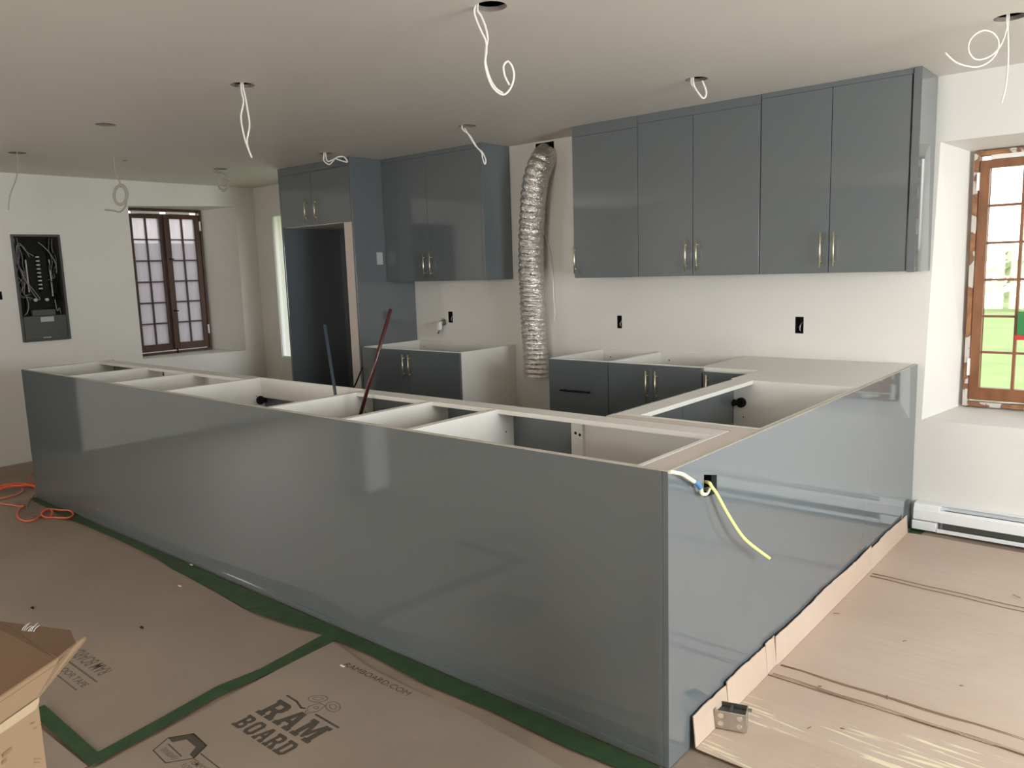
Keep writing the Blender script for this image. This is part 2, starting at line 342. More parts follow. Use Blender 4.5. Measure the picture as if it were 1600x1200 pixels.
# ---------------------------------------------------------------- windows
def window(name, label, origin, rz, W, H, rows, glass, frame_mat, cas_mat, arched=False):
    """local: x across, y outwards, z up; origin = bottom centre on inner side of frame"""
    r = thing(name, origin, label, 'window', rz); r['kind'] = 'structure'
    f = MB(); t = 0.022; dp = 0.07
    f.box(-W/2,-W/2+t,0,dp,0,H); f.box(W/2-t,W/2,0,dp,0,H); f.box(-W/2+t,W/2-t,0,dp,0,t); f.box(-W/2+t,W/2-t,0,dp,H-t,H)
    f.build('window_frame', frame_mat, r, 0.002)
    fo = MB()  # bright gaps above the casements, put in as white strips
    fo.box(-W/2+t+0.05,-0.035,0.012,0.03,H-t-0.022,H-t); fo.box(0.03,W/2-t-0.09,0.012,0.03,H-t-0.024,H-t)
    fo.build('gap_light_strip', GAPLIGHT, r)
    cw = (W-2*t)/2; z0 = t+0.012; z1 = H-t-0.024
    for sgn in (-1, 1):
        xa = -cw if sgn < 0 else 0.0; xb = xa+cw; c = MB(); st = 0.046; br = 0.065; tr = 0.04
        xa += 0.002; xb -= 0.002
        c.box(xa,xa+st,0.010,0.055,z0,z1); c.box(xb-st,xb,0.010,0.055,z0,z1)
        c.box(xa+st,xb-st,0.010,0.055,z0,z0+br); c.box(xa+st,xb-st,0.010,0.055,z1-tr,z1)
        gx0, gx1, gz0, gz1 = xa+st, xb-st, z0+br, z1-tr; mt = 0.014
        c.box((gx0+gx1)/2-mt/2,(gx0+gx1)/2+mt/2,0.016,0.046,gz0,gz1)
        for k in range(1, rows):
            z = gz0+(gz1-gz0)*k/rows; c.box(gx0,gx1,0.014,0.044,z-mt*0.42,z+mt*0.42)
        if sgn < 0: c.box(xb-0.012,xb+0.022,-0.012,0.010,z0,z1)     # meeting astragal
        co = c.build('casement', cas_mat, r, 0.002)
        MB().box(gx0,gx1,0.029,0.032,gz0,gz1).build('glass_pane', glass, co)
        hz = MB()
        for z in (z0+0.13, z1-0.15):
            xx = (-cw-0.006) if sgn < 0 else (cw-0.006)
            hz.box(xx,xx+0.012,-0.006,0.010,z,z+0.09)
        hz.build('hinge', HEAT, co)
    la = MB()
    for z in (H*0.30, H*0.66):
        la.cyl((0.012,-0.012,z),(0.012,-0.028,z),0.007); la.tube([(0.012,-0.028,z),(0.028,-0.032,z-0.004),(0.045,-0.030,z-0.002)],0.005)
    la.cyl((0.005,-0.016,0.0),(0.005,-0.016,0.05),0.007)
    la.build('latch', BLACKM, r)
    return r
window('window_1', 'small-paned brown casement window with dusty glass in the left wall', (XL-0.28,(1.47+2.215)/2,0.735), PI/2, 0.745, 1.365, 6, FROST, WOOD_SHADE, WOOD_SHADE)
window('window_2', 'brown casement window with peeling paint and clear panes at right', ((0.166+1.01)/2,D+0.245,0.640), 0, 0.842, 1.318, 6, GLASS, PEEL, WOOD)
w3 = thing('window_3', (-5.30,D+0.012,0.64), 'narrow bright window beside the refrigerator cabinet', 'window'); w3['kind'] = 'structure'
MB().box(-0.499,-0.496,0,0.04,0,1.39).box(0.430,0.439,0,0.04,0,1.39).box(-0.496,0.430,0,0.04,0,0.012).box(-0.496,0.430,0,0.04,1.378,1.39).build('window_frame', HEAT, w3)
MB().box(-0.495,0.43,0.018,0.021,0.012,1.378).build('glass_pane', GLASS, w3)
def big_window(name, label, origin, rz, W, H):
    r = thing(name, origin, label, 'window', rz); r['kind'] = 'structure'
    f = MB(); t = 0.06
    f.box(-W/2,-W/2+t,0,0.08,0,H); f.box(W/2-t,W/2,0,0.08,0,H); f.box(-W/2+t,W/2-t,0,0.08,0,t); f.box(-W/2+t,W/2-t,0,0.08,H-t,H)
    n = max(2, round(W/0.65))
    for k in range(1,n): x = -W/2+W*k/n; f.box(x-0.03,x+0.03,0.0,0.08,t,H-t)
    f.build('window_frame', WOOD, r); MB().box(-W/2+t,W/2-t,0.037,0.041,t,H-t).build('glass_pane', GLASS, r)
window_r = big_window('window_4', 'wide brown-framed window in the right wall', (XR+0.1,0.3,0.35), -PI/2, 2.4, 1.70)  # the next three windows are unseen, added to carry fill light
big_window('added_window_5', 'brown-framed window added for fill light in the front wall, left one behind the viewer', (-0.75,YF-0.1,0.65), PI, 1.3, 1.4)
big_window('added_window_6', 'brown-framed window added for fill light in the front wall, right one behind the viewer', (1.9,YF-0.1,0.65), PI, 1.3, 1.4)
big_window('added_window_7', 'brown-framed window added for fill light in the left wall behind the viewer', (XL-0.1,-2.6,0.70), PI/2, 1.2, 1.3)
# sign hanging at the pane
q = ony(1592,522,D+0.235)
sg = thing('window_ornament', (0.455,D+0.228,1.005), 'green and red ornament with a tan oval, hung at the right window', 'ornament')
g = MB(); n=20
g.box(-0.055,0.055,-0.004,0.004,0.02,0.14); g.build('green_backing', GREENP, sg, 0.002)
g = MB(); vs=[(0.012+0.032*math.cos(2*PI*i/n),-0.006,0.078+0.045*math.sin(2*PI*i/n)) for i in range(n)]
g.add(vs+[(a,b+0.003,c) for a,b,c in vs],[tuple(range(n)),tuple(range(2*n-1,n-1,-1))]+[(i,(i+1)%n,n+(i+1)%n,n+i) for i in range(n)]); g.build('tan_oval', TANP, sg)
MB().box(-0.062,0.062,-0.006,0.006,-0.004,0.020).build('red_base', REDP, sg, 0.002)
MB().tube([(0,0,0.14),(0,0.004,0.20),(0,0.008,0.30)],0.0012,sub=3).build('hanging_thread', CABLEG, sg)
# ---------------------------------------------------------------- cabinets
HB = 0.88
def handle(parent, x, y, z0, z1, horizontal=False, m=BRASS):
    b = MB()
    if horizontal:
        b.cyl((z0,y-0.030,x),(z1,y-0.030,x),0.006)
        for a in (z0+0.025,z1-0.025): b.cyl((a,y,x),(a,y-0.030,x),0.0045)
    else:
        b.cyl((x,y-0.030,z0),(x,y-0.030,z1),0.0042)
        for a in (z0+0.03,z1-0.03): b.cyl((x,y,a),(x,y-0.030,a),0.0035)
    return b.build('handle', m, parent)
def hinge(parent, p, axis):
    b = MB(); p = Vector(p); a = Vector(axis)
    b.cyl(p, p+a*0.012, 0.024, n=20); b.cyl(p+a*0.012, p+a*0.020, 0.018, n=12)
    s_ = Vector((0,-1,0))
    b.cyl(p+a*0.010, p+a*0.012+s_*0.075, 0.010, n=8); b.cyl(p+a*0.016+s_*0.035+Vector((0,0,0.006)), p+a*0.006+s_*0.035-Vector((0,0,0.012)), 0.014, n=10)
    return b.build('hinge', BLACKM, parent)
def base_cabinet(label, loc, rz, W, dep, doors, rail='flat', group=None, hb=HB, kick=True, blind=None, holes=True, side_mat=WHITE):
    """front at local y=0 looking -y; x in 0..W; doors: list of (x0,x1,z0,z1,handle)"""
    r = thing('base_cabinet', loc, label, 'cabinet', rz, group); t = 0.016
    for k, a in enumerate((0.0005, W-t-0.0005)):
        b = MB().box(a,a+t,0.0,dep,0.0,hb)
        if holes:
            s_ = a+t if k == 0 else a-0.0006
            for z in (0.62,0.70,0.78):
                for y in (0.05, dep-0.07): b.box(s_,s_+0.0006,y-0.003,y+0.003,z-0.003,z+0.003,1)
        b.build('side_panel', [side_mat,DARK], r, 0.0008)
    MB().box(t+0.001,W-t-0.001,0.0,dep-0.012,0.10,0.116).build('bottom_panel', WHITE, r)
    bk = MB().box(t+0.001,W-t-0.001,dep-0.012,dep,0.10,hb-0.002)
    if holes:
        for x in (t+0.06, W-t-0.06): bk.box(x-0.004,x+0.004,dep-0.0128,dep-0.012,hb-0.055,hb-0.047,1)
    bk.build('back_panel', [WHITE,DARK], r)
    st = MB()
    if rail == 'flat': st.box(t+0.001,W-t-0.001,0.0,0.095,hb-0.018,hb)
    elif rail == 'upright': st.box(t+0.001,W-t-0.001,0.0,0.016,hb-0.11,hb); st.box(t+0.03,t+0.036,0.016,0.017,hb-0.03,hb-0.024,1)
    else: st.box(t+0.001,W-t-0.001,0.0,0.016,hb-0.06,hb)
    st.build('stretcher', [WHITE,DARK], r, 0.0008)
    if kick: MB().box(t+0.001,W-t-0.001,0.05,0.066,0.0,0.10).build('toe_kick', KICK, r)
    if blind:
        b = MB(); b.box(blind[0],blind[1],0.0,0.016,0.116,hb-0.019); b.box(blind[1]-0.052 if blind[2]<0 else blind[0], blind[1] if blind[2]<0 else blind[0]+0.052,0.016,0.034,0.116,hb-0.019)
        xx = blind[1]-0.02 if blind[2]<0 else blind[0]+0.02
        b.cyl((xx,0.034,hb-0.07),(xx,0.0345,hb-0.07),0.006,1); b.cyl((xx-0.02,0.034,hb-0.075),(xx-0.02,0.0345,hb-0.075),0.006,1)
        b.build('blind_panel', [WHITE,DARK], r)
    for (x0,x1,z0,z1,h) in doors:
        kind = 'drawer_front' if h and h[0]=='d' else 'door'
        b = MB().box(x0+0.001,x1-0.001,-0.020,-0.001,z0,z1).build(kind, SLATE, r, 0.0012)
        if h:
            if h[0] == 'l': handle(b, x0+0.03,-0.020,z1-0.205,z1-0.03)
            if h[0] == 'r': handle(b, x1-0.03,-0.020,z1-0.205,z1-0.03)
            if h[0] == 'd': handle(b, (z0+z1)/2 if h=='dm' else z1-0.05,-0.020,(x0+x1)/2-0.10,(x0+x1)/2+0.10,True,BLACKM)
    return r
zt = HB-0.004
PY = 0.585
# peninsula row faces the kitchen (+y): local x runs towards -x, origin at its right end
def pen(label, xa, xb, doors, **k): return base_cabinet(label, (xb, PY, 0), PI, xb-xa, 0.565, doors, **k)
GP = None
w1 = 0.73
pen('open-topped peninsula cabinet at the far left end of the row', -4.825,-4.09, [(0,0.3675,0.10,zt,'r'),(0.3675,0.735,0.10,zt,'l')])
pen('open-topped peninsula cabinet, second from the far left end', -4.09,-3.50, [(0,0.59,0.10,0.42,'d')])
pen('open-topped peninsula cabinet, left neighbour of the sink cabinet', -3.50,-2.90, [(0,0.60,0.10,0.42,'d')])
sk = pen('wide sink cabinet of the peninsula with pipes standing up inside it', -2.90,-1.955, [(0,0.4725,0.10,HB-0.112,'r'),(0.4725,0.945,0.10,HB-0.112,'l')], rail='upright')
pen('open-topped peninsula cabinet just right of the sink cabinet', -1.955,-1.44, [(0,0.515,0.10,zt,'l')])
pen('narrowest open-topped peninsula cabinet, left neighbour of the wide corner unit', -1.44,-1.06, [(0,0.38,0.10,zt,'l')])
pc = pen('wide blind corner cabinet of the peninsula showing a grey door inside', -1.06,-0.095, [(0.63,0.965,0.10,zt,'l')], blind=(0.018,0.63,-1))
hinge(sk, (0.945-0.0165,0.030,0.755), (-1,0,0))
# leg along the right-hand panel faces -x : local x runs towards -y, origin at its far end
lg = base_cabinet('open-topped cabinet beside the right end panel with a grey hinge inside', (-0.590,1.715,0), -PI/2, 1.055, 0.570, [(0,0.527,0.10,zt,'r'),(0.527,1.055,0.10,zt,'l')])
hinge(lg, (0.0165,0.040,0.770), (1,0,0))
# back-wall base units
YB = 2.047
base_cabinet('base cabinet with a black horizontal pull, right of the foil duct', (-1.969,YB,0), 0, 0.440, D-YB-0.003, [(0,0.44,0.42,zt,None),(0,0.44,0.10,0.417,'d')], rail='slim')
bc = kids(bpy.data.objects['base_cabinet.008'])
dr = [c for c in bc if c.name.startswith('drawer_front') or c.name.startswith('door')]
base_cabinet('two-door base cabinet under the right wall cabinets, right of the one with a black pull', (-1.527,YB,0), 0, 0.600, D-YB-0.003, [(0,0.30,0.10,zt,'r'),(0.30,0.60,0.10,zt,'l')], rail='slim')
base_cabinet('two-door base cabinet with a white side, left of the foil duct', (-3.793,YB,0), 0, 1.048, D-YB-0.003, [(0,0.524,0.10,zt,'r'),(0.524,1.048,0.10,zt,'l')], rail='slim')
# the top drawer of the first unit is one tall front with a dark pull
pull = MB(); pull.cyl((0.105,-0.046,0.690),(0.325,-0.046,0.690),0.006); pull.cyl((0.13,-0.02,0.690),(0.13,-0.046,0.690),0.0045); pull.cyl((0.30,-0.02,0.690),(0.30,-0.046,0.690),0.0045)
fr = [c for c in dr if abs(max(v.co.z for v in c.data.vertices)-zt) < 1e-3]
pull.build('handle', BLACKM, fr[0] if fr else bpy.data.objects['base_cabinet.008'])
# corner cabinet with solid white top
cc = thing('corner_cabinet', (-0.3,2.3,0), 'corner base cabinet with a closed white top, against the back wall', 'cabinet')
L_ = [(-0.922,YB),(-0.612,YB),(-0.612,1.7185),(-0.022,1.7185),(-0.022,D-0.003),(-0.922,D-0.003)]
loc = Vector((-0.3,2.3,0))
def rel(pts): return [(x+0.3,y-2.3) for x,y in pts]
MB().slab(rel(L_),HB-0.018,HB).build('top_panel', WHITE, cc, 0.001)
Li = [(-0.920,YB+0.001),(-0.602,YB+0.001),(-0.592,1.721),(-0.024,1.721),(-0.024,D-0.005),(-0.920,D-0.005)]
MB().slab(rel(Li),0.10,HB-0.019).build('carcass', WHITE, cc)
MB().slab(rel([(-0.90,YB+0.05),(-0.55,YB+0.05),(-0.55,1.74),(-0.04,1.74),(-0.04,D-0.01),(-0.90,D-0.01)]),0,0.10).build('toe_kick', KICK, cc)
dd = MB().box(-0.918+0.3,-0.626+0.3,YB-0.020-2.3,YB-0.0005-2.3,0.10,HB-0.022).build('door', SLATE, cc, 0.0012)
handle(dd,-0.886+0.3,YB-0.020-2.3,0.70,0.845)
MB().box(-0.612+0.3,-0.5925+0.3,1.722-2.3,YB-0.022-2.3,0.10,HB-0.022).build('filler_strip', SLATE, cc)
# finishing panels of the peninsula
def panel(name, b, label, m=SLATE, cat='panel', bevel=0.0012):
    x0,x1,y0,y1,z0,z1 = b; return tag(MB().box(*b).build(name, m, None, bevel, loc=((x0+x1)/2,(y0+y1)/2,z0)), label, cat)
lp = thing('finishing_panel', (-2.42,0.009,0), 'long glossy grey panel cladding the back of the peninsula', 'panel')
MB().box(-4.832+2.42,-0.0185+2.42,-0.009,0.009,0.004,HB).build('lacquered_board', SLATE, lp, 0.0015)
MB().box(-4.832+2.42,-0.0185+2.42,-0.0135,-0.0095,0.004,0.030).build('base_strip', SLATE, lp, 0.001)
MB().box(-4.83+2.42,-0.019+2.42,-0.008,0.008,HB,HB+0.0012).build('top_edge', EDGE, lp)
MB().box(-0.042+2.42,-0.0185+2.42,-0.0125,-0.0095,0.030,HB).build('corner_strip', SLATE, lp)
panel('end_panel', (-4.846,-4.828,0.019,0.603,0.002,HB), 'narrow grey end panel closing the far left end of the peninsula')
# right end panel with an electrical cut-out
hl2 = [(0.211,0.757),(0.296,0.749),(0.296,0.806),(0.211,0.826)]
rp = thing('finishing_panel', (-0.009,1.32,0), 'bright glossy grey end panel at right with a square cable cut-out', 'panel')
pb = pierced('lacquered_board', [SLATE,SLATE], lambda u,v,d:(0.009-d,u-1.32,v), rect(0.0,D-0.002,0.003,HB), [(hl2,hl2,None,1)], 0.018); pb.parent = rp
MB().box(-0.008,0.008,-1.319,D-1.323,HB,HB+0.0012).build('top_edge', EDGE, rp)
tag(MB().box(-0.0935,-0.0200,0.020,0.6425,HB-0.018,HB-0.001).box(-0.585,-0.097,0.604,0.6425,HB-0.018,HB-0.001).box(-0.600,-0.586,0.604,0.6590,0.0,HB-0.001).build('filler_board', STRIP, None, 0.001, loc=(-0.06,0.3,HB-0.018)), 'flat pinkish filler board capping the corner gap behind the end panel', 'filler board')
bx = thing('electrical_box', (-0.055,0.2535,0.7875), 'dark electrical box set in the cut-out of the end panel', 'electrical box')
b = MB(); b.box(-0.03,-0.027,-0.046,0.046,-0.034,0.036); b.box(-0.027,0.034,-0.048,-0.044,-0.036,0.040); b.box(-0.027,0.034,0.044,0.048,-0.036,0.040); b.box(-0.027,0.034,-0.044,0.044,-0.042,-0.038); b.box(-0.027,0.034,-0.044,0.044,0.041,0.045)
b.build('box_shell', BLACKM, bx)
# ---------------------------------------------------------------- wall cabinets
def wall_cabinet(label, xa, xb, yf, z0, zd, z1, doors, group=None, gable=None, yb=D-0.003):
    r = thing('wall_cabinet', (xa,yf,z0), label, 'cabinet', 0, group); W = xb-xa
    b = MB().box(0.0005,W-0.0005,0.002,yb-yf,0,z1-z0); b.build('carcass', SLATE, r, 0.001)
    MB().box(0.001,W-0.001,-0.0195,0.001,zd-z0+0.001,z1-z0).build('top_filler', SLATE, r)
    for (a,c,h) in doors:
        d_ = MB().box(a-xa+0.0015,c-xa-0.0015,-0.020,0.0005,0.002,zd-z0).build('door', SLATE, r, 0.0014)
        if h: handle(d_, h-xa, -0.020, 0.030, 0.207)
    return r
YU = 2.352; CT = HC-0.001
wall_cabinet('single-door dark wall cabinet at the left of the right-hand run, near the duct', -1.978,-1.500,YU,1.367,2.245,CT,[(-1.978,-1.500,-1.955)])
wall_cabinet('two-door dark wall cabinet in the middle of the right-hand run', -1.500,-0.742,YU,1.367,2.262,CT,[(-1.500,-1.138,-1.172),(-1.138,-0.742,-1.104)])
wr_ = wall_cabinet('two-door dark wall cabinet nearest the right window', -0.740,-0.002,YU,1.367,2.285,CT,[(-0.740,-0.372,-0.407),(-0.372,-0.006,-0.340)])
MB().box(0.741,0.777,-0.026,D-0.003-YU,-0.004,CT-1.367).build('gable_panel', SLATE, wr_, 0.0015)
lw = wall_cabinet('two-door dark wall cabinet between the refrigerator cabinet and the duct', -3.806,-2.768,YU,1.367,2.280,CT,[(-3.806,-3.315,-3.352),(-3.315,-2.768,-3.283)])
MB().box(-2.768+3.806,-2.745+3.806,-0.022,D-0.003-YU,-0.002,CT-1.367).build('gable_panel', SLATE, lw, 0.0015)
# refrigerator enclosure
fg = thing('refrigerator_cabinet', (-4.28,2.03,0), 'tall dark refrigerator enclosure with an empty bay and two small top doors', 'cabinet')
def fb(nm, x0,x1,y0,y1,z0,z1, m=SLATE, bev=0.0012, par=None): return MB().box(x0+4.28,x1+4.28,y0-2.03,y1-2.03,z0,z1).build(nm, m, par or fg, bev)
fb('side_panel',-4.752,-4.732,2.03,D-0.003,0,CT); fb('side_panel',-3.828,-3.808,2.03,D-0.003,0,CT)
fb('back_panel',-4.731,-3.829,D-0.022,D-0.004,0,1.83)
fb('carcass',-4.731,-3.829,2.052,D-0.004,1.832,CT,WHITE)
fb('white_filler',-3.925,-3.829,2.032,2.050,0,1.831,STRIP)
fb('top_filler',-4.731,-3.829,2.034,2.0515,2.252,CT)
for a,c,h in ((-4.731,-4.311,-4.375),(-4.311,-3.829,-4.245)):
    d_ = fb('door',a+0.0015,c-0.0015,2.030,2.0515,1.835,2.249); handle(d_, h+4.28, 0.0, 1.862, 2.04)
fb('pale_patch',-3.8075,-3.8065,2.24,2.30,1.505,1.60,GREYL,0)  # small pale grey patch on the side panel
# ---------------------------------------------------------------- foil duct
def duct():
    c = [ony(852,243,D+0.10),ony(851,246,D-0.02),ony(843,262,D-0.085),ony(835,295,D-0.115)]+[ony(x,y,D-0.112) for x,y in ((831,350),(830,400),(831.5,460),(834,510),(837,555),(838.5,588))]
    Q = []; k = len(c)
    for i in range(k-1):
        a = c[max(i-1,0)]; b_ = c[i]; d = c[i+1]; e = c[min(i+2,k-1)]; m_ = max(8,int((d-b_).length/0.0045))
        for j in range(m_):
            t = j/m_; Q.append(0.5*((2*b_)+(d-a)*t+(2*a-5*b_+4*d-e)*t*t+(3*b_-a-3*d+e)*t**3))
    Q.append(c[-1]); n = 40; vs = []; prev = None; s_ = 0
    for i, p in enumerate(Q):
        tg = (Q[min(i+1,len(Q)-1)]-Q[max(i-1,0)]).normalized()
        if i: s_ += (Q[i]-Q[i-1]).length
        a = Vector((0,1,0)) if prev is None else prev
        if prev is None: a = Vector((1,0,0))
        a = (a-tg*a.dot(tg)).normalized(); prev = a; cc_ = tg.cross(a)
        for j in range(n):
            th = 2*PI*j/n; ph = 2*PI*s_/(0.048 if s_ < 1.05 else 0.034)+th
            r = 0.080+0.0115*abs(math.sin(ph/2))**0.6
            r += 0.0045*noise.noise(Vector((math.cos(th)*3, math.sin(th)*3, s_*34)))+0.002*noise.noise(Vector((math.cos(th)*9, math.sin(th)*9, s_*90)))
            if s_ < 0.16: r *= 0.82+0.18*s_/0.16
            vs.append(p + a*(r*math.cos(th)) + cc_*(r*math.sin(th)))
    k = len(Q); mb = MB(); mb.add(vs, [(i*n+j,i*n+(j+1)%n,(i+1)*n+(j+1)%n,(i+1)*n+j) for i in range(k-1) for j in range(n)],0,True)
    o = mb.build('foil_duct', FOIL); tag(o, 'crinkled silver foil duct hanging from the wall opening between the cabinets', 'duct'); return o
duct()
tag(MB().tube([ony(x,y,D-0.012) for x,y in ((859,268),(853,290),(852,305),(847,325),(846,345),(848,360),(855,378),(861,405),(864,440),(865,470),(867,488),(866,502))],0.004).build('electrical_cable', CABLE), 'thin white cable running down the back wall behind the foil duct', 'cable')
# ---------------------------------------------------------------- wall boxes
def outlet(label, i, wires):
    px,py,wd,h = OUT[i]; p = ony(px,py,D)
    r = thing('outlet_box', (p.x,D,p.z-h/2), label, 'outlet box')
    b = MB(); b.box(-wd/2+0.001,wd/2-0.001,0.055,0.058,0.001,h-0.001); b.box(-wd/2+0.0005,-wd/2+0.003,0.003,0.055,0.001,h-0.001); b.box(wd/2-0.003,wd/2-0.0005,0.003,0.055,0.001,h-0.001)
    b.box(-wd/2+0.003,wd/2-0.003,0.003,0.055,0.0005,0.003); b.box(-wd/2+0.003,wd/2-0.003,0.003,0.055,h-0.003,h-0.0005); b.build('box_shell', BLACKM, r)
    c = MB(); c.tube([(-0.006,0.05,h*0.6),(0.004,0.01,h*0.5),(0.0,0.006,h*0.2)],0.0022); c.tube([(0.008,0.05,h*0.7),(-0.004,0.012,h*0.4),(0.004,0.008,h*0.15)],0.0018); c.build('wire', GREYL, r)
outlet('empty outlet box in the back wall, left one under the right wall cabinets', 0, 1)
outlet('empty outlet box in the back wall, right one under the right wall cabinets', 1, 1)
outlet('empty outlet box in the back wall above the left base cabinet', 2, 1)
p = ony(694,508,D)
fx = thing('water_valve', (p.x,D,p.z-0.05), 'small white and chrome water valve on the wall left of the outlet box', 'valve')
b = MB(); b.cyl((0,0,0.075),(0,-0.004,0.075),0.03,n=20); b.cyl((0,-0.004,0.075),(0,-0.05,0.075),0.012); b.build('flange', STEEL, fx)
b = MB(); b.box(-0.014,0.014,-0.066,-0.036,0.018,0.082); b.build('valve_body', HEAT, fx, 0.004)
MB().tube([(0,-0.051,0.02),(-0.006,-0.053,0.005),(-0.022,-0.052,-0.012)],0.008).build('outlet_spout', STEEL, fx)
# electrical panel
ep = thing('breaker_box', (XL,(PNL[0]+PNL[1])/2,PNL[2]), 'open grey electrical panel with tangled wires on the left wall', 'breaker box', PI/2)
# local: x along +y world, y = -x world (into wall)
hw = (PNL[1]-PNL[0])/2; hh = PNL[3]-PNL[2]
b = MB(); e = 0.018
b.box(-hw,-hw+e,-0.012,0.09,0,hh); b.box(hw-e,hw,-0.012,0.09,0,hh); b.box(-hw+e,hw-e,-0.012,0.09,0,e); b.box(-hw+e,hw-e,-0.012,0.09,hh-e,hh)
for v in range(len(b.v)): 
    x,y,z = b.v[v]
    if y > 0: b.v[v] = (x*0.985, y, z*0.992+0.004)
b.build('steel_rim', GREYM, ep, 0.002)
MB().box(-hw+e,hw-e,0.080,0.088,e,hh-e).build('backplate', BLACKM, ep)
cv = MB().box(-hw+e+0.002,hw-e-0.002,-0.008,0.0,e,0.205).build('cover_plate', GREYM, ep, 0.002)
MB().box(-0.035,0.065,-0.0095,-0.0085,0.155,0.195).build('label_plate', GREYL, cv)
MB().box(-0.03,0.03,-0.0095,-0.0085,0.022,0.030).build('label_plate', GREYL, cv)
bk = MB(); bk.box(-0.075,-0.01,0.04,0.078,0.40,0.70,1); bk.box(0.01,0.075,0.04,0.078,0.40,0.70,1); bk.box(-0.11,0.10,0.05,0.079,0.26,0.40,1)
for i in range(9): bk.box(-0.006,0.020,0.028,0.040,0.42+i*0.032,0.432+i*0.032,0)
bk.build('breaker_bus', [GREYL,BLACKM], ep)
b = MB(); b.box(-0.088,-0.079,0.022,0.034,0.40,0.66); b.box(0.086,0.094,0.022,0.034,0.36,0.66); b.build('neutral_bar', GREYL, ep)
b = MB(); b.box(-0.085,0.090,0.01,0.05,0.205,0.255); b.build('main_breaker', GREYM, ep, 0.003)
b = MB(); b.cyl((-0.05,0.03,0.335),(-0.05,0.0,0.335),0.013); b.cyl((0.035,0.03,0.335),(0.035,0.0,0.335),0.013); b.build('lug', GREYL, ep)
random.seed(3)
def wires(n, x0, x1, za, zb, zc, mt, r_):
    b = MB()
    for i in range(n):
        xs = random.uniform(x0,x1); pts = [(xs,0.06,hh-0.02)]
        for k in range(5):
            z = za+(zb-za)*(k+1)/6; pts.append((xs+random.uniform(-0.03,0.03),random.uniform(0.01,0.06),z))
        pts.append((xs*0.5,0.05,zc+random.uniform(-0.05,0.05))); b.tube(pts, r_)
    b.build('wire_bundle', mt, ep)
wires(5,-0.145,-0.11,hh-0.08,0.30,0.34,WIREG,0.0028); wires(7,0.10,0.15,hh-0.08,0.24,0.30,BLACKM,0.004); wires(3,0.11,0.15,hh-0.06,0.45,0.5,WIREG,0.003)
b = MB()
b.tube([(-0.05,0.03,0.68),(-0.09,0.015,0.76),(-0.13,0.01,0.77),(-0.15,0.01,0.72),(-0.15,0.01,0.64),(-0.125,0.0,0.56),(-0.11,0.0,0.50),(-0.05,0.0,0.40),(-0.02,0.0,0.345),(-0.035,0.0,0.34),(-0.07,0.0,0.40),(-0.12,0.0,0.52)],0.0035)
b.tube([(-0.02,0.03,0.69),(-0.08,0.01,0.73),(-0.12,0.005,0.79),(-0.15,0.01,0.75)],0.0035)
b.tube([(0.03,0.04,0.80),(0.06,0.01,0.76),(0.10,0.0,0.70),(0.13,0.0,0.62),(0.135,0.02,0.55)],0.004)
b.tube([(-0.14,0.04,0.21),(-0.12,0.01,0.24),(-0.105,0.01,0.30),(-0.11,0.02,0.36)],0.004); b.tube([(0.14,0.04,0.21),(0.12,0.0,0.26),(0.10,0.0,0.24),(0.095,0.01,0.33)],0.004)
b.build('loose_wire', WIREG, ep)
r = thing('switch_box', (XL,0.3075,1.325), 'small black switch box at the left picture edge beside the electrical panel', 'switch box', PI/2)
MB().box(-0.0215,0.0215,0.04,0.05,0.001,0.064).build('box_back', BLACKM, r); MB().box(-0.0215,-0.018,0.003,0.04,0.001,0.064).box(0.018,0.0215,0.003,0.04,0.001,0.064).build('box_sides', BLACKM, r)
# ---------------------------------------------------------------- ceiling cables
def ccable(hole, strands, label, r=0.0042, m=CABLE, off=0.0):
    b = MB()
    for j, s_ in enumerate(strands):
        a = hp[hole] if isinstance(hole,int) else hole
        pts = [ondepth(x,y,a,off+ (0.006*j)) for x,y in s_]
        pts = [Vector((pts[0].x*0.4+a.x*0.6,pts[0].y*0.4+a.y*0.6,HC+0.10))]+pts
        b.tube(pts, r)
    o = b.build('electrical_cable', m); return tag(o, label, 'cable')
ccable(0,[[(742,12),(744,29),(752,49),(759,64),(760,80),(758,99),(763,121),(772,139),(786,148),(797,139),(803,121),(801,106),(794,96),(787,103),(789,119),(796,133)],
          [(746,10),(752,25),(759,43),(762,61),(759,79),(759,99),(765,121),(774,137),(786,146)]], 'white cable ending in a big hook loop, hanging from the nearest ceiling hole', 0.0036)
ccable(1,[[(377,137),(378,146),(380.6,159),(376.6,183),(380.6,209),(386,227.6),(393.7,247)],[(380,136),(383,150),(387,172.5),(390,196),(386,220),(389,235),(393,245)]], 'pair of straight white cables hanging at left, below the second-row ceiling hole', 0.0042)
ccable(3,[[(27,243),(27.5,262),(25,280),(17,301),(14,315),(13,328)]], 'thin grey cable hanging above the electrical panel', 0.0042, CABLEG)
coil = [(178,246),(180,267),(187.7,286)]
for k in range(66):
    t = -0.5*PI+2*PI*k/20; coil.append((188+(8.7+1.0*(k//20))*math.cos(t), 305+(13.5+1.1*(k//20))*math.sin(t)))
coil += [(198,312),(196,322),(187.7,331),(176,329),(164,328)]
a5 = onz(178,243,HC)
ccable(a5,[coil],'grey coiled cable hanging in front of the left window corner',0.0060,CABLEG)
c2 = [(332,265),(349,272),(357,278)]+[(349+8*math.cos(t*0.5),286+9*math.sin(t*0.5)+t*0.15) for t in range(0,30)]
ccable(4,[c2,[(338,265),(350,270),(358,276),(357,284)]],'small white coil of cable under the hole beside the left window',0.0040,CABLEG)
ccable(5,[[(506,243),(506,251),(514,257),(520,252),(526,246),(537,245),(542.7,253),(533,251),(525,248)],[(509,243),(512,252),(519,250),(527,246)]],'short bent white cable in front of the refrigerator cabinet top',0.0052)
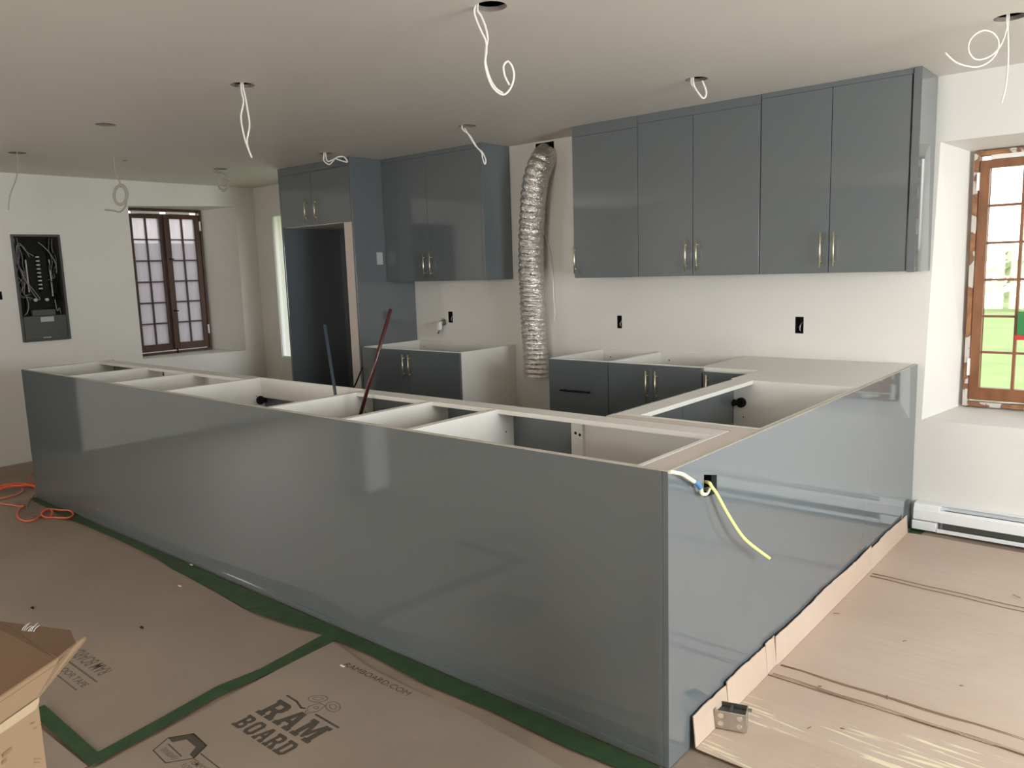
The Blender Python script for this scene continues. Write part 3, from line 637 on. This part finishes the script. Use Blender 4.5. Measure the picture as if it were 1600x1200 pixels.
ccable(6,[[(722,199),(734,211.5),(745,229.5),(754,238.5),(759,250),(757.6,256.5),(754,247),(752,238),(741,225),(726,200)]],'folded white cable hanging in front of the middle wall cabinet',0.0044)
ccable(7,[[(1083,126),(1089,142),(1099,153.6),(1103.6,144),(1097,126)],[(1080,126),(1086,138),(1095,150)]],'short looped white cable in front of the right wall cabinets',0.0050)
ccable(8,[[(1573,28),(1572.8,45),(1564.5,69),(1552.5,84),(1537.5,92),(1522.5,92),(1513.5,79.5),(1515,64.5),(1525.5,52.5),(1539,47.7),(1552.5,52.5),(1560,64.5),(1558.5,79.5),(1548,94.5),(1530,104),(1512,103.5),(1492.5,96.7),(1476.7,82.5)],
          [(1576,28),(1574.5,45),(1575.5,75),(1574,112.5),(1570.5,139.5),(1564.5,162)]],'white cable with a round loop hanging at the top right corner',0.0032)
# ---------------------------------------------------------------- pipes and cables at the peninsula
def pipe(nm, base, top, r, m, label):
    b = MB(); b.cyl(base, top, r, n=20)
    d = (Vector(top)-Vector(base)).normalized(); b.cyl(Vector(top), Vector(top)+d*0.004, r*0.75, n=16)
    return tag(b.build(nm, m), label, 'pipe')
b0 = ony(524,616,0.455); b1 = ony(507.5,508,0.44); dv = (b0-b1).normalized()
pipe('water_pipe', b0+dv*((b0.z-0.117)/-dv.z), b1, 0.0075, PEXB, 'thin blue-grey pipe standing up out of the sink cabinet')
b0 = ony(575,606,0.44); b1 = ony(610,484,0.50); dv = (b0-b1).normalized()
tt = (b0.z-0.13)/-dv.z
pipe('water_pipe', b0+dv*min(tt,0.30), b1, 0.0085, PEXR, 'dark red pipe leaning out of the sink cabinet')
def xx(pts, r, nm, label, m, flat=1.0):
    return tag(MB().tube(pts, r, flat=flat).build(nm, m), label, 'cable')
yc = thing('electrical_cable', (0.0,0.25,0.79), 'yellow cable dangling out of the cut-out in the right end panel', 'cable')
pts = [Vector(q)-Vector((0,0.25,0.79)) for q in ((-0.03,0.24,0.795),onx(1107,754,0.008),onx(1113,762,0.016),onx(1120,772,0.022),onx(1140,808,0.035),onx(1160,838,0.045),onx(1176,853,0.05),onx(1203,873,0.055))]
MB().tube(pts,0.0055,flat=0.55).build('jacket', YELLOW, yc)
e = pts[-1]; MB().tube([e,e+(pts[-1]-pts[-2]).normalized()*0.006],0.003,sub=1).build('cut_end', BLACKM, yc)
cr_ = thing('electrical_cable', (0.0,0.1,0.85), 'cream cable with a blue band, curling from the cut-out to the peninsula corner', 'cable')
P2 = [(-0.02,0.252,0.768)]+[onx(1108,764,0.006),onx(1104,772,0.014),onx(1097,771,0.018),onx(1094.5,763,0.020),onx(1091,757,0.020),onx(1085,753,0.020),onx(1075,746.5,0.018),onx(1066,741,0.015),onx(1055,738.5,0.012),onx(1046,737.5,0.010)]
P2 = [Vector(q)-Vector((0,0.1,0.85)) for q in P2]
MB().tube(P2,0.0062,flat=0.7).build('jacket', CREAMC, cr_)
MB().tube(P2[4:7],0.0070,sub=3,flat=0.8).build('blue_band', BLUE, cr_)
# black lead beside the refrigerator bay
tag(MB().tube([ony(545,618,1.99),ony(554.7,602,1.995),ony(563,582,2.0),ony(566,574,2.02)],0.006).build('power_lead', BLACKM),'short black lead leaning against the refrigerator enclosure','cable')
# ---------------------------------------------------------------- baseboard heater
hx0, hx1 = 0.022, 2.3
ht = thing('baseboard_heater', (1.1,D,0.0), 'long white electric baseboard heater under the right window', 'heater')
def prof(nm, pr, x0, x1, m, bev=0.001):
    n = len(pr); vs = [(x0-1.1,-y,z) for y,z in pr]+[(x1-1.1,-y,z) for y,z in pr]
    b = MB(); b.add(vs,[tuple(range(n)),tuple(range(2*n-1,n-1,-1))]+[(i,(i+1)%n,n+(i+1)%n,n+i) for i in range(n)]); return b.build(nm,m,ht,bev)
prof('end_cap',[(0.001,0.066),(0.068,0.066),(0.068,0.118),(0.052,0.150),(0.001,0.152)],hx0,hx0+0.125,HEAT,0.004)
prof('end_cap',[(0.001,0.014),(0.074,0.014),(0.076,0.060),(0.001,0.062)],hx0-0.002,hx0+0.115,HEAT,0.003)
prof('backplate',[(0.001,0.015),(0.008,0.015),(0.008,0.152),(0.001,0.152)],hx0+0.12,hx1,HEAT)
prof('top_edge',[(0.008,0.146),(0.030,0.146),(0.030,0.151),(0.008,0.151)],hx0+0.12,hx1,HEAT)
prof('front_cover',[(0.058,0.068),(0.068,0.066),(0.068,0.118),(0.060,0.130),(0.056,0.128)],hx0+0.123,hx1,HEAT)
prof('base_lip',[(0.001,0.013),(0.074,0.013),(0.076,0.032),(0.072,0.034),(0.070,0.018),(0.001,0.018)],hx0+0.116,hx1,HEAT)
prof('heating_fins',[(0.010,0.030),(0.052,0.030),(0.052,0.120),(0.010,0.120)],hx0+0.14,hx1-0.05,GREYM,0)
# ---------------------------------------------------------------- floor coverings
def sheet(nm, poly, z0, z1, m, label, cat, seg=0):
    c = Vector((sum(p[0] for p in poly)/len(poly), sum(p[1] for p in poly)/len(poly), z0))
    return tag(MB().slab(poly,z0,z1).build(nm, m, None, loc=c), label, cat)
sA = sheet('floor_board', [(-5.6,-2.9),(-5.55,-0.35),(-4.9,-0.16),(-4.25,-0.10),(-2.85,-0.085),(-2.2,-0.125),(-1.9,-0.145),(-1.62,-0.115),(-1.505,-0.075),(-1.425,-1.005),(-1.75,-1.03),(-1.85,-2.9)],0.0005,0.0035,RAM,'large grey-brown protective floor board at left, edged with green tape','floor board')
sB = sheet('floor_board', [(-1.445,-0.095),(-1.16,-0.145),(-0.93,-0.155),(-0.70,-0.150),(-0.45,-0.165),(-0.18,-0.19),(-0.17,-1.9),(-1.36,-1.9),(-1.345,-1.0)],0.0040,0.0070,RAM,'grey-brown floor board printed with large brand lettering, in the foreground','floor board')
sC = sheet('floor_board', [(-1.375,-1.045),(-1.375,-1.9),(-1.73,-2.2),(-1.84,-1.06)],0.0040,0.0065,RAM,'corner of grey-brown floor board at the bottom left beside the box','floor board')
sD = sheet('floor_board', [(-0.15,-0.12),(0.03,0.03),(0.10,0.085),(0.45,0.075),(1.9,0.05),(1.9,-1.8),(-0.14,-1.8)],0.0005,0.0030,RAM,'pale floor board showing below the cardboard near the panel corner','floor board')
def tape(pts_a, pts_b, z, label):
    poly = pts_a + pts_b[::-1]; return sheet('masking_tape', poly, z, z+0.0009, GREEN, label, 'tape')
tape([(-4.83,-0.0145),(-2.8,-0.0145),(-1.5,-0.0145),(-0.02,-0.0145)],[(-4.83,-0.045),(-4.2,-0.075),(-3.5,-0.06),(-2.95,-0.075),(-2.75,-0.10),(-2.3,-0.115),(-2.0,-0.14),(-1.75,-0.12),(-1.5,-0.085),(-1.2,-0.085),(-0.9,-0.105),(-0.6,-0.09),(-0.3,-0.10),(-0.02,-0.085)],0.0072,'green masking tape along the foot of the long peninsula panel')
tape([(-1.515,-0.06),(-1.47,-0.40),(-1.485,-0.56),(-1.445,-0.80),(-1.415,-1.01)],[(-1.432,-0.075),(-1.415,-0.35),(-1.42,-0.60),(-1.385,-0.80),(-1.36,-1.045)],0.0085,'green masking tape across the floor boards, running from the peninsula to the foreground')
tape([(-1.36,-1.040),(-1.85,-1.045)],[(-1.36,-0.998),(-1.85,-0.995)],0.0098,'short green masking tape by the cardboard box at bottom left')
tape([(-1.45,-1.24),(-1.80,-1.26)],[(-1.45,-1.20),(-1.80,-1.21)],0.0098,'corner scrap of green tape under the cardboard box')
# printing on board B (flat ink, part of the board)
def text(txt, x0, x1, y0, y1, z, m, parent, bold=0.0, rot=0.0, name='printed_text'):
    c = bpy.data.curves.new(name,'FONT'); c.body = txt; c.size = 1; c.offset = bold; c.fill_mode = 'FRONT'
    o = bpy.data.objects.new(name, c); COL.objects.link(o)
    dg = bpy.context.evaluated_depsgraph_get(); me = bpy.data.meshes.new_from_object(o.evaluated_get(dg)); bpy.data.objects.remove(o)
    xs = [v.co.x for v in me.vertices]; ys = [v.co.y for v in me.vertices]; a,b_,c_,d_ = min(xs),max(xs),min(ys),max(ys)
    for v in me.vertices:
        u = (v.co.x-a)/(b_-a); w_ = (v.co.y-c_)/(d_-c_)
        if rot: u, w_ = 1-u, 1-w_
        v.co = (x0+(x1-x0)*u, y0+(y1-y0)*w_, z)
    me.materials.clear(); me.materials.append(m)
    n = bpy.data.objects.new(name, me); COL.objects.link(n); n.parent = parent
    for v in me.vertices: v.co -= parent.location
    return n
ZB = 0.0073
GL = {  # heavy slab letters on a 1 x 1 cell: outer loops and holes
'R': ([[(0,0),(.46,0),(.46,.17),(.37,.17),(.37,.36),(.48,.36),(.60,.17),(.54,.17),(.54,0),(1,0),(1,.17),(.93,.17),(.76,.42),(.90,.52),(.94,.72),(.88,.90),(.72,1),(0,1),(0,.83),(.09,.83),(.09,.17),(0,.17)]],[[(.37,.56),(.37,.80),(.60,.80),(.66,.68),(.60,.56)]]),
'A': ([[(0,0),(.40,0),(.40,.17),(.33,.17),(.37,.30),(.63,.30),(.67,.17),(.60,.17),(.60,0),(1,0),(1,.17),(.94,.17),(.66,1),(.34,1),(.06,.17),(0,.17)]],[[(.43,.47),(.50,.72),(.57,.47)]]),
'M': ([[(0,0),(.36,0),(.36,.17),(.29,.17),(.29,.62),(.44,.10),(.56,.10),(.71,.62),(.71,.17),(.64,.17),(.64,0),(1,0),(1,.17),(.93,.17),(.93,.83),(1,.83),(1,1),(.68,1),(.50,.52),(.32,1),(0,1),(0,.83),(.07,.83),(.07,.17),(0,.17)]],[]),
'B': ([[(0,0),(.74,0),(.92,.12),(.94,.36),(.80,.51),(.91,.64),(.89,.88),(.72,1),(0,1),(0,.83),(.10,.83),(.10,.17),(0,.17)]],[[(.38,.18),(.38,.40),(.60,.40),(.66,.29),(.60,.18)],[(.38,.61),(.38,.82),(.58,.82),(.63,.72),(.58,.61)]]),
'O': ([[(.24,0),(.76,0),(.95,.18),(.95,.82),(.76,1),(.24,1),(.05,.82),(.05,.18)]],[[(.34,.26),(.34,.74),(.42,.83),(.58,.83),(.66,.74),(.66,.26),(.58,.17),(.42,.17)]]),
'D': ([[(0,0),(.72,0),(.93,.20),(.93,.80),(.72,1),(0,1),(0,.83),(.10,.83),(.10,.17),(0,.17)]],[[(.38,.18),(.38,.82),(.58,.82),(.65,.72),(.65,.28),(.58,.18)]])}
def slabtext(word, x0, x1, y0, y1, z, widths=None):
    b = MB(); ws = widths or [1]*len(word); tot = sum(ws)+0.10*(len(word)-1); x = x0; k = (x1-x0)/tot
    for ch, w_ in zip(word, ws):
        o_, h_ = GL[ch]; loops = [[Vector((x+p[0]*w_*k, y0+p[1]*(y1-y0), 0)) for p in l] for l in o_+h_]
        flat = [p for l in loops for p in l]; b.add([(p.x,p.y,z) for p in flat], tessellate_polygon(loops)); x += (w_+0.10)*k
    o = b.build('printed_text', PRINT, sB)
    for v in o.data.vertices: v.co -= sB.location
    return o
slabtext('RAM',-1.228,-0.936,-0.572,-0.474,ZB,[1,1,1.15]); slabtext('BOARD',-1.228,-0.942,-0.660,-0.590,ZB)
text('RAMBOARD.COM',-1.245,-0.897,-0.195,-0.169,ZB,PRINT,sB,0.0)
def ink(parent, polys, z, m, name='printed_emblem', tubes=()):
    b = MB()
    for p in polys: b.slab(p,z-0.0002,z)
    for pts, wd in tubes:
        for i in range(len(pts)-1):
            a = Vector((*pts[i],0)); c = Vector((*pts[i+1],0)); d = (c-a)
            if d.length < 1e-6: continue
            d.normalize(); n = Vector((-d.y,d.x,0))*wd/2; a2 = a-d*wd*0.3; c2_ = c+d*wd*0.3
            b.slab([(a2+n)[:2],(a2-n)[:2],(c2_-n)[:2],(c2_+n)[:2]],z-0.0002,z)
    o = b.build(name, m, parent)
    for v in o.data.vertices: v.co -= parent.location
    return o
def ell(cx,cy,rx,ry,rot=0,n=18,a0=0,a1=2*PI):
    return [(cx+rx*math.cos(t)*math.cos(rot)-ry*math.sin(t)*math.sin(rot), cy+rx*math.cos(t)*math.sin(rot)+ry*math.sin(t)*math.cos(rot)) for t in [a0+(a1-a0)*i/n for i in range(n+1)]]
ink(sB,[],ZB,PRINT,'printed_rule',[([(-1.232,-0.445),(-1.17,-0.448),(-1.125,-0.462),(-1.112,-0.456)],0.008),([(-1.052,-0.456),(-0.930,-0.458)],0.008)])
ink(sB,[],ZB,PRINTF,'printed_emblem',[(ell(-1.128,-0.392,0.034,0.022,0.5),0.0028),(ell(-1.045,-0.392,0.034,0.022,-0.3),0.0028),([(-1.10,-0.405),(-1.112,-0.44),(-1.092,-0.470),(-1.078,-0.470),(-1.062,-0.44),(-1.070,-0.405),(-1.10,-0.405)],0.003),(ell(-1.086,-0.43,0.010,0.006),0.002),(ell(-1.128,-0.392,0.018,0.010,0.5),0.002),(ell(-1.045,-0.392,0.018,0.010,-0.3),0.002),([(-1.098,-0.455),(-1.086,-0.462),(-1.074,-0.455)],0.002)])
hexo = [(-1.290,-0.885),(-1.318,-0.824),(-1.275,-0.762),(-1.180,-0.770),(-1.150,-0.828),(-1.197,-0.892)]
ink(sB,[[(-1.318,-0.824),(-1.275,-0.762),(-1.180,-0.770),(-1.150,-0.828),(-1.178,-0.826),(-1.200,-0.795),(-1.262,-0.792),(-1.285,-0.828)]],ZB,PRINT,'printed_emblem',[(hexo+[hexo[0]],0.004),([(-1.285,-0.840),(-1.19,-0.846)],0.004),([(-1.155,-0.803),(-1.00,-0.806)],0.004)])
text('RAM BOARD',-1.275,-1.19,-0.872,-0.853,ZB,PRINTF,sB,0.0); text('TEMPORARY',-1.148,-1.02,-0.846,-0.826,ZB,PRINTF,sB,0.01); text('FLOOR PROTECTION',-1.148,-0.99,-0.872,-0.853,ZB,PRINTF,sB,0.01)
ZA = 0.0037
text('RAM BOARD',-2.20,-1.92,-0.790,-0.735,ZA,PRINTF,sA,0.01,1); text('FLOOR TAPE',-2.13,-1.88,-0.862,-0.835,ZA,PRINTF,sA,0.02)
ink(sA,[],ZA,PRINTF,'printed_rule',[([(-2.15,-0.812),(-1.88,-0.812)],0.008),([(-2.13,-0.882),(-1.88,-0.882)],0.006)])
# tan cardboard sheets along the right end panel, each with an upturned flap
def card(nm, y0, y1, x1, z, flapz, label, m=None):
    m = m or CARD
    r = thing(nm, (0.03,(y0+y1)/2,0), label, 'cardboard sheet'); oy = (y0+y1)/2
    b = MB(); nx, ny = 26, max(4,int((y1-y0)/0.06)); vs = []
    for i in range(nx+1):
        for j in range(ny+1):
            x = (x1-0.022)*i/nx; y = y0+(y1-y0)*j/ny
            h = 0.0035*noise.noise(Vector((x*2.2,y*5,z*100)))+0.002*noise.noise(Vector((x*6,y*16,3)))
            h = max(h,-0.0008) if i else 0
            vs.append((x-0.008, y-oy, z+h))
    fs = [(i*(ny+1)+j,(i+1)*(ny+1)+j,(i+1)*(ny+1)+j+1,i*(ny+1)+j+1) for i in range(nx) for j in range(ny)]
    b.add(vs,fs); o = b.build('flat_sheet', m, r); s_ = o.modifiers.new('thick','SOLIDIFY'); s_.thickness = 0.003; s_.offset = -1
    b = MB(); n = 40; top = []; bot = []
    for j in range(n+1):
        y = y0+(y1-y0)*j/n - oy
        hgt = flapz+0.004*noise.noise(Vector((y*30,z*50,7)))+0.010*noise.noise(Vector((y*3,z*50,1)))
        lean = 0.006*noise.noise(Vector((y*6,9,z*30)))+0.004
        bot.append((-0.009,y,z)); top.append((-0.021+lean,y,z+hgt))
    b.add(bot+top,[(j,j+1,n+2+j,n+1+j) for j in range(n)]); f = b.build('upturned_flap', CARD, r); s_ = f.modifiers.new('thick','SOLIDIFY'); s_.thickness = 0.003; s_.offset = 1
    return r
c1 = card('cardboard_sheet',0.125,0.352,2.35,0.0120,0.098,'front cardboard sheet beside the end panel, under the steel junction box',SCUFF)
c1b = card('cardboard_sheet',0.350,0.665,2.35,0.0085,0.110,'scuffed cardboard strip just behind the steel junction box',SCUFF)
c2_ = card('cardboard_sheet',0.657,0.738,2.35,0.0150,0.108,'narrow cardboard strip between two dark fold lines on the right floor')
c3 = card('cardboard_sheet',0.734,1.870,2.35,0.0110,0.108,'largest smooth cardboard sheet in the middle of the right floor')
c4 = card('cardboard_sheet',1.865,2.48,2.35,0.0085,0.100,'far cardboard sheet in front of the baseboard heater')
# dark brown tubes paint the shading along the cardboard folds
for nm_, pa, pb_, z in (('crease_shade',(0.035,0.660),(2.3,0.650),0.0175),('crease_shade',(0.035,0.668),(2.3,0.656),0.0175),('crease_shade',(0.035,0.735),(2.3,0.722),0.0195),('crease_shade',(0.035,0.742),(2.3,0.735),0.0185),('crease_shade',(0.04,1.80),(2.3,1.70),0.0145),('crease_shade',(0.04,1.765),(2.3,1.64),0.0145)):
    b = MB(); n = 30
    pts = [(pa[0]+(pb_[0]-pa[0])*i/n, pa[1]+(pb_[1]-pa[1])*i/n+0.003*math.sin(i*1.7), z) for i in range(n+1)]
    b.tube(pts,0.0022,sub=1,n=6,flat=0.5); par = c2_ if pa[1] < 1 else c3
    o = b.build(nm_, CREASE_SHADE, par)
    for v in o.data.vertices: v.co -= par.location
# debris
SPL = [((1307,959),0.030,0.3,'longer dark splinter on the large cardboard sheet'),((1386,1090),0.034,1.9,'dark bent splinter lying by the long fold of the cardboard'),((1264,1138),0.018,1.2,'dark chip on the scuffed cardboard right of the junction box'),((1316,1139),0.016,0.1,'second small dark chip on the scuffed cardboard'),((1413,1002),0.018,0.9,'small splinter in the dusty patch of the large cardboard sheet'),((1281,1073),0.014,0.4,'tiny dark chip between the two folds of cardboard'),((1502,1072),0.014,0.2,'tiny dark chip on the right part of the large cardboard sheet'),((1588,932),0.05,2.6,'long dark splinter near the right picture edge')]
for (px,py),ln,an,lb in SPL:
    p = onz(px,py,0.0175 if py > 1060 else 0.0155)
    d = Vector((math.cos(an),math.sin(an),0))*ln/2; q = Vector((p.x,p.y,p.z+0.001))
    d *= 0.7; tag(MB().tube([q-d,q+Vector((0,0.0,0.001))+d*0.2,q+d+Vector((0.001,0.001,0.001))],0.0018,sub=1,n=6).build('wood_splinter', BROWNC), lb, 'debris', 'splinters on the tan cardboard')
for (px,py),lb in (((50,951),'small dark pebble on the left floor board, near the box flap'),((221,982),'small dark pebble in the middle of the left floor board')):
    p = onz(px,py,0.0035); b = MB(); b.tube([p+Vector((-0.008,0,0.003)),p+Vector((0,0.003,0.006)),p+Vector((0.009,0.001,0.003))],0.004,sub=3,n=6); tag(b.build('pebble', BLACKM), lb, 'debris')
for (px,py),lb,z in (((299,883),'white glint put in as a bright chip at the foot of the long panel',0.010),((281,916),'tiny white scrap on the left floor board',0.004),((535,1041),'white speck beside the printed web address',0.0075),((1045+0,0),None,0)):  # first chip is a floor glint painted as a white piece
    if lb:
        p = onz(px,py,z); b = MB(); b.box(p.x-0.012,p.x+0.010,p.y-0.003,p.y+0.004,p.z,p.z+0.002); o = b.build('white_chip', STAPLE); tag(o, lb, 'debris')
# ---------------------------------------------------------------- junction box on the cardboard
jb = thing('junction_box', (0.055,0.292,0.0165), 'small square galvanised steel junction box on the cardboard', 'junction box', 0.30)
b = MB(); s_ = 0.047; h_ = 0.058; t_ = 0.002; dz = 0.0
b.box(-s_,s_,-0.030,-0.028,0,h_); b.box(-s_,s_,0.028,0.030,0,h_); b.box(-s_,-s_+t_,-0.028,0.028,0,h_); b.box(s_-t_,s_,-0.028,0.028,0,h_); b.box(-s_+t_,s_-t_,-0.028,0.028,0,t_)
b.build('steel_shell', STEEL, jb, 0.001)
b = MB(); 
for x in (-0.028,0.028):
    for z in (0.017,0.043): b.cyl((x,-0.0302,z),(x,-0.0312,z),0.0085,n=18)
b.build('knockout', mat('bright_knockout',(0.85,0.83,0.78),0.18,metal=1.0), jb)
b = MB(); b.box(-s_+0.002,s_-0.002,-0.026,0.026,0.040,0.043); b.box(-0.004,0.004,-0.026,0.026,0.043,0.052); b.build('clamp_plate', GREYM, jb)
b = MB(); b.box(-s_-0.013,-s_,-0.022,-0.004,h_-0.004,h_-0.002); b.box(s_,s_+0.013,0.004,0.022,h_-0.006,h_-0.004); b.cyl((-s_-0.006,-0.013,h_-0.002),(-s_-0.006,-0.013,h_+0.004),0.004); b.build('mounting_ear', STEEL, jb)
# ---------------------------------------------------------------- orange cord
def floorpts(l, z=0.007): return [onz(x,y,z+0.0035*(i%3)) for i,(x,y) in enumerate(l)]
tag(MB().tube(floorpts([(-20,766),(0,760),(15,757),(35,756),(54,759),(60,757)]),0.009)
    .tube(floorpts([(-20,765),(0,764),(12,760),(30,759),(46,758),(58,762)],0.02),0.0095)
    .build('extension_cord', ORANGE), 'thick red-orange cord crossing the floor at the far left edge', 'cord')
tag(MB().tube(floorpts([(-20,782),(0,779),(14,776),(26,773),(35,767),(34,763)]),0.0065).tube(floorpts([(-10,785),(3,787),(18,789),(30,791),(38,790)]),0.006)
    .build('extension_cord', mat('pale_orange_rubber',(0.62,0.20,0.09),0.45)), 'pale orange cord loop lying left of the peninsula', 'cord')
tag(MB().tube(floorpts([(38,792),(30,796),(27,804),(31,811),(42,814),(54,812),(62,807),(67,801),(72,797),(80,795.5),(95,797),(108,797.5),(114,802),(112,807),(100,809.5),(85,808.5),(72,808.5),(65,804),(68,798),(76,795),(82,799),(80,806)],0.011),0.0055)
    .build('extension_cord', ORANGE), 'bright orange knotted cord loop at the foot of the long panel', 'cord')
tag(MB().tube(floorpts([(56,770),(52,776),(46,784),(43,792),(45,800),(52,804),(60,806)],0.018),0.0045).build('extension_cord', BROWNC), 'thin brown cord by the left foot of the peninsula panel', 'cord')
tag(MB().tube(floorpts([(55,739),(47,744),(46,749),(50,754),(56,756)],0.03),0.007).build('extension_cord', mat('dull_red_rubber',(0.42,0.09,0.05),0.5)), 'dull red cord end curling beside the far left end panel', 'cord')
# ---------------------------------------------------------------- cardboard box at lower left
zb = 0.70
C = onz(57,1088,zb); A = onz(-70,1178,zb)
cb = thing('cardboard_box', (C.x-0.08,C.y-0.12,0.01), 'open cardboard box with raised flaps in the lower left corner', 'box')
O = Vector(cb.location)
ux = (A-C); ux.z = 0; ux.normalize(); L1 = 0.30
vy = Vector((-0.72,0.10,0)); vy = (vy-ux*vy.dot(ux)).normalized(); L2 = 0.24
def q4(nm, pts, m, mark=None, th=0.004):
    b = MB(); b.add([Vector(p)-O for p in pts],[(0,1,2,3)]); o = b.build(nm, m, cb); s_ = o.modifiers.new('thick','SOLIDIFY'); s_.thickness = th; s_.offset = 0; return o
def dn(p): return Vector((p.x,p.y,0.0095))
Az = C+ux*L1
q4('side_wall',[C,Az,dn(Az),dn(C)],CARDBOX); q4('side_wall',[C,C+vy*L2,dn(C+vy*L2),dn(C)],CARDBOX)
q4('side_wall',[Az,Az+vy*L2,dn(Az+vy*L2),dn(Az)],CARDBOX); q4('side_wall',[C+vy*L2,Az+vy*L2,dn(Az+vy*L2),dn(C+vy*L2)],CARDBOX)
q4('bottom',[dn(C),dn(Az),dn(Az+vy*L2),dn(C+vy*L2)],CARDBOX)
f1 = onz(92,1027,zb+0.05); f0 = f1+(Az-C)
q4('flap',[C,Az,f0,f1],CARDBOX)
g1 = onz(118,1005,zb+0.02); g2 = onz(110,986,zb-0.005); g3 = onz(-60,955,zb-0.005)
q4('flap',[f1+Vector((0,0,-0.006)),g1,g2,onz(0,972,zb-0.005)],CARDSHADE); q4('flap',[f1+Vector((0,0,-0.008)),onz(0,972,zb-0.004),g3,f0+Vector((0,0,-0.008))],CARDSHADE)
q4('flap',[C,C+Vector((0,0,-0.004)),onz(134,999,zb-0.01),onz(133,995,zb+0.015)],CARDBOX)
q4('flap',[C,f1,g1,onz(133,995,zb+0.015)],CARDBOX)
b = MB()
nrm = ux.cross(Vector((0,0,1))).normalized(); 
if nrm.dot(CAM-C) < 0: nrm = -nrm
def onbox(px,py):
    d = ray(px,py); t = (C-CAM).dot(nrm)/d.dot(nrm); return CAM+d*t+nrm*0.0035
for quad in (((1,1178),(16,1166),(17,1171),(2,1184)),((1,1188),(8,1184),(8,1189),(1,1194)),((46,1130),(52,1127),(53,1129),(47,1132)),((50,1137),(55,1135),(56,1137),(51,1139)),((51,1184),(62,1184),(62,1186),(51,1186)),((51,1190),(60,1190),(60,1192),(51,1192))):
    b.add([onbox(*p)-O for p in quad],[(0,1,2,3)])
b.build('printed_mark', PRINTB, cb)
b = MB(); b.add([onbox(*p)+nrm*0.002-O for p in ((-70,1178),(57,1089),(57,1097),(52,1108),(-70,1192))],[(0,1,2,3,4)]); b.build('tape_strip', mat('clear_packing_tape',(0.55,0.42,0.27),0.15), cb)
b = MB()
for i in range(7):
    a = onz(30+i*3,996+random.uniform(-2,2),zb+0.002); c = onz(44+i*3,975+random.uniform(-3,3),zb+0.008); b.tube([a,(a+c)/2+Vector((0,0,0.006)),c],0.0008,sub=2,n=5)
for v in range(len(b.v)): b.v[v] = tuple(Vector(b.v[v])-O)
b.build('torn_tape', STAPLE, cb)
wc = thing('storage_carton', (-3.130,-1.460,0.0045), 'plain white carton mirrored in the long glossy panel', 'carton')
MB().box(-0.13,0.13,-0.095,0.095,0,0.47).build('carton_body', HEAT, wc, 0.004); MB().box(-0.134,0.134,-0.099,0.099,0.471,0.50).build('carton_lid', HEAT, wc, 0.004)
sheet('masking_tape', [(0.012,2.485),(0.075,2.50),(0.08,2.60),(0.012,2.61)],0.0012,0.0020,GREEN,'small green tape patch in the floor corner by the baseboard heater','tape')
# ---------------------------------------------------------------- outdoors
tag(MB().box(-7,16,D+0.6,40,-0.62,-0.52).build('lawn', LAWN), 'sunlit green lawn outside the right window', 'lawn', kind='stuff')
tag(MB().box(XL-3.85,XL-0.6,-4,D+0.4,-0.62,-0.52).build('yard', STONE), 'grey yard outside the left window', 'yard', kind='stuff')
tag(MB().box(XL-4.2,XL-3.9,-2,9,-0.5,1.95).build('garden_wall', STONE, None, 0.02), 'dull grey wall seen through the dusty left window', 'wall')
def tree(x, y, h, seed, label):
    rnd = random.Random(seed); r = thing('tree', (x,y,-0.5), label, 'tree'); tr = MB(); lf = MB()
    def br(p, d, L_, rad, lev):
        n = 4; pts = [p]; q_ = p.copy()
        for i in range(n): d = (d+Vector((rnd.uniform(-.18,.18),rnd.uniform(-.18,.18),rnd.uniform(-.05,.15)))).normalized(); q_ = q_+d*L_/n; pts.append(q_.copy())
        tr.tube(pts, rad, n=6, sub=1, radii=lambda t: rad*(1-0.45*t))
        if lev == 0:
            for k in range(5):
                c = q_+Vector((rnd.uniform(-.3,.3),rnd.uniform(-.3,.3),rnd.uniform(-.3,.3))); s_ = rnd.uniform(.012,.022)
                a = Vector((rnd.uniform(-1,1),rnd.uniform(-1,1),rnd.uniform(-1,1))).normalized(); b2 = a.orthogonal()*s_
                lf.add([c,c+b2+a*s_*.5,c+a*s_*2,c-b2+a*s_*.5],[(0,1,2,3)])
            return
        for k in range(3 if lev > 1 else 4):
            t = rnd.uniform(.45,1); pp = pts[min(n,int(t*n)+1)]
            dd_ = (d+Vector((rnd.uniform(-1,1),rnd.uniform(-1,1),rnd.uniform(-.1,.7)))*0.9).normalized(); br(pp.copy(), dd_, L_*rnd.uniform(.55,.8), rad*0.5, lev-1)
    br(Vector((0,0,0)), Vector((0,0,1)), h*0.4, h*0.022, 4)
    tr.v = [(a,b_,max(c,-0.005)) for a,b_,c in tr.v]; lf.v = [(a,b_,max(c,0.0)) for a,b_,c in lf.v]; tr.build('trunk', BARK, r); lf.build('foliage', LEAF, r)
tree(1.2,16,7.5,1,'bare spring tree on the lawn, seen through the left panes of the right window')
tree(3.6,21,9,4,'second spring tree further back on the lawn')
tree(-2.2,26,9,6,'distant spring tree at the left edge of the right window view')
hd = MB(); rnd = random.Random(5)
for i in range(900):
    c = Vector((rnd.uniform(-6,14),rnd.uniform(30,31.5),rnd.uniform(0.05,1.6))); s_ = rnd.uniform(.12,.3); a = Vector((rnd.uniform(-1,1),rnd.uniform(-1,1),rnd.uniform(-1,1))).normalized(); b2 = a.orthogonal()*s_
    hd.add([c,c+b2+a*s_*.5,c+a*s_*2,c-b2+a*s_*.5],[(0,1,2,3)])
tag(hd.build('hedge', LEAF), 'pale leafy hedge along the far side of the lawn', 'hedge', kind='stuff')
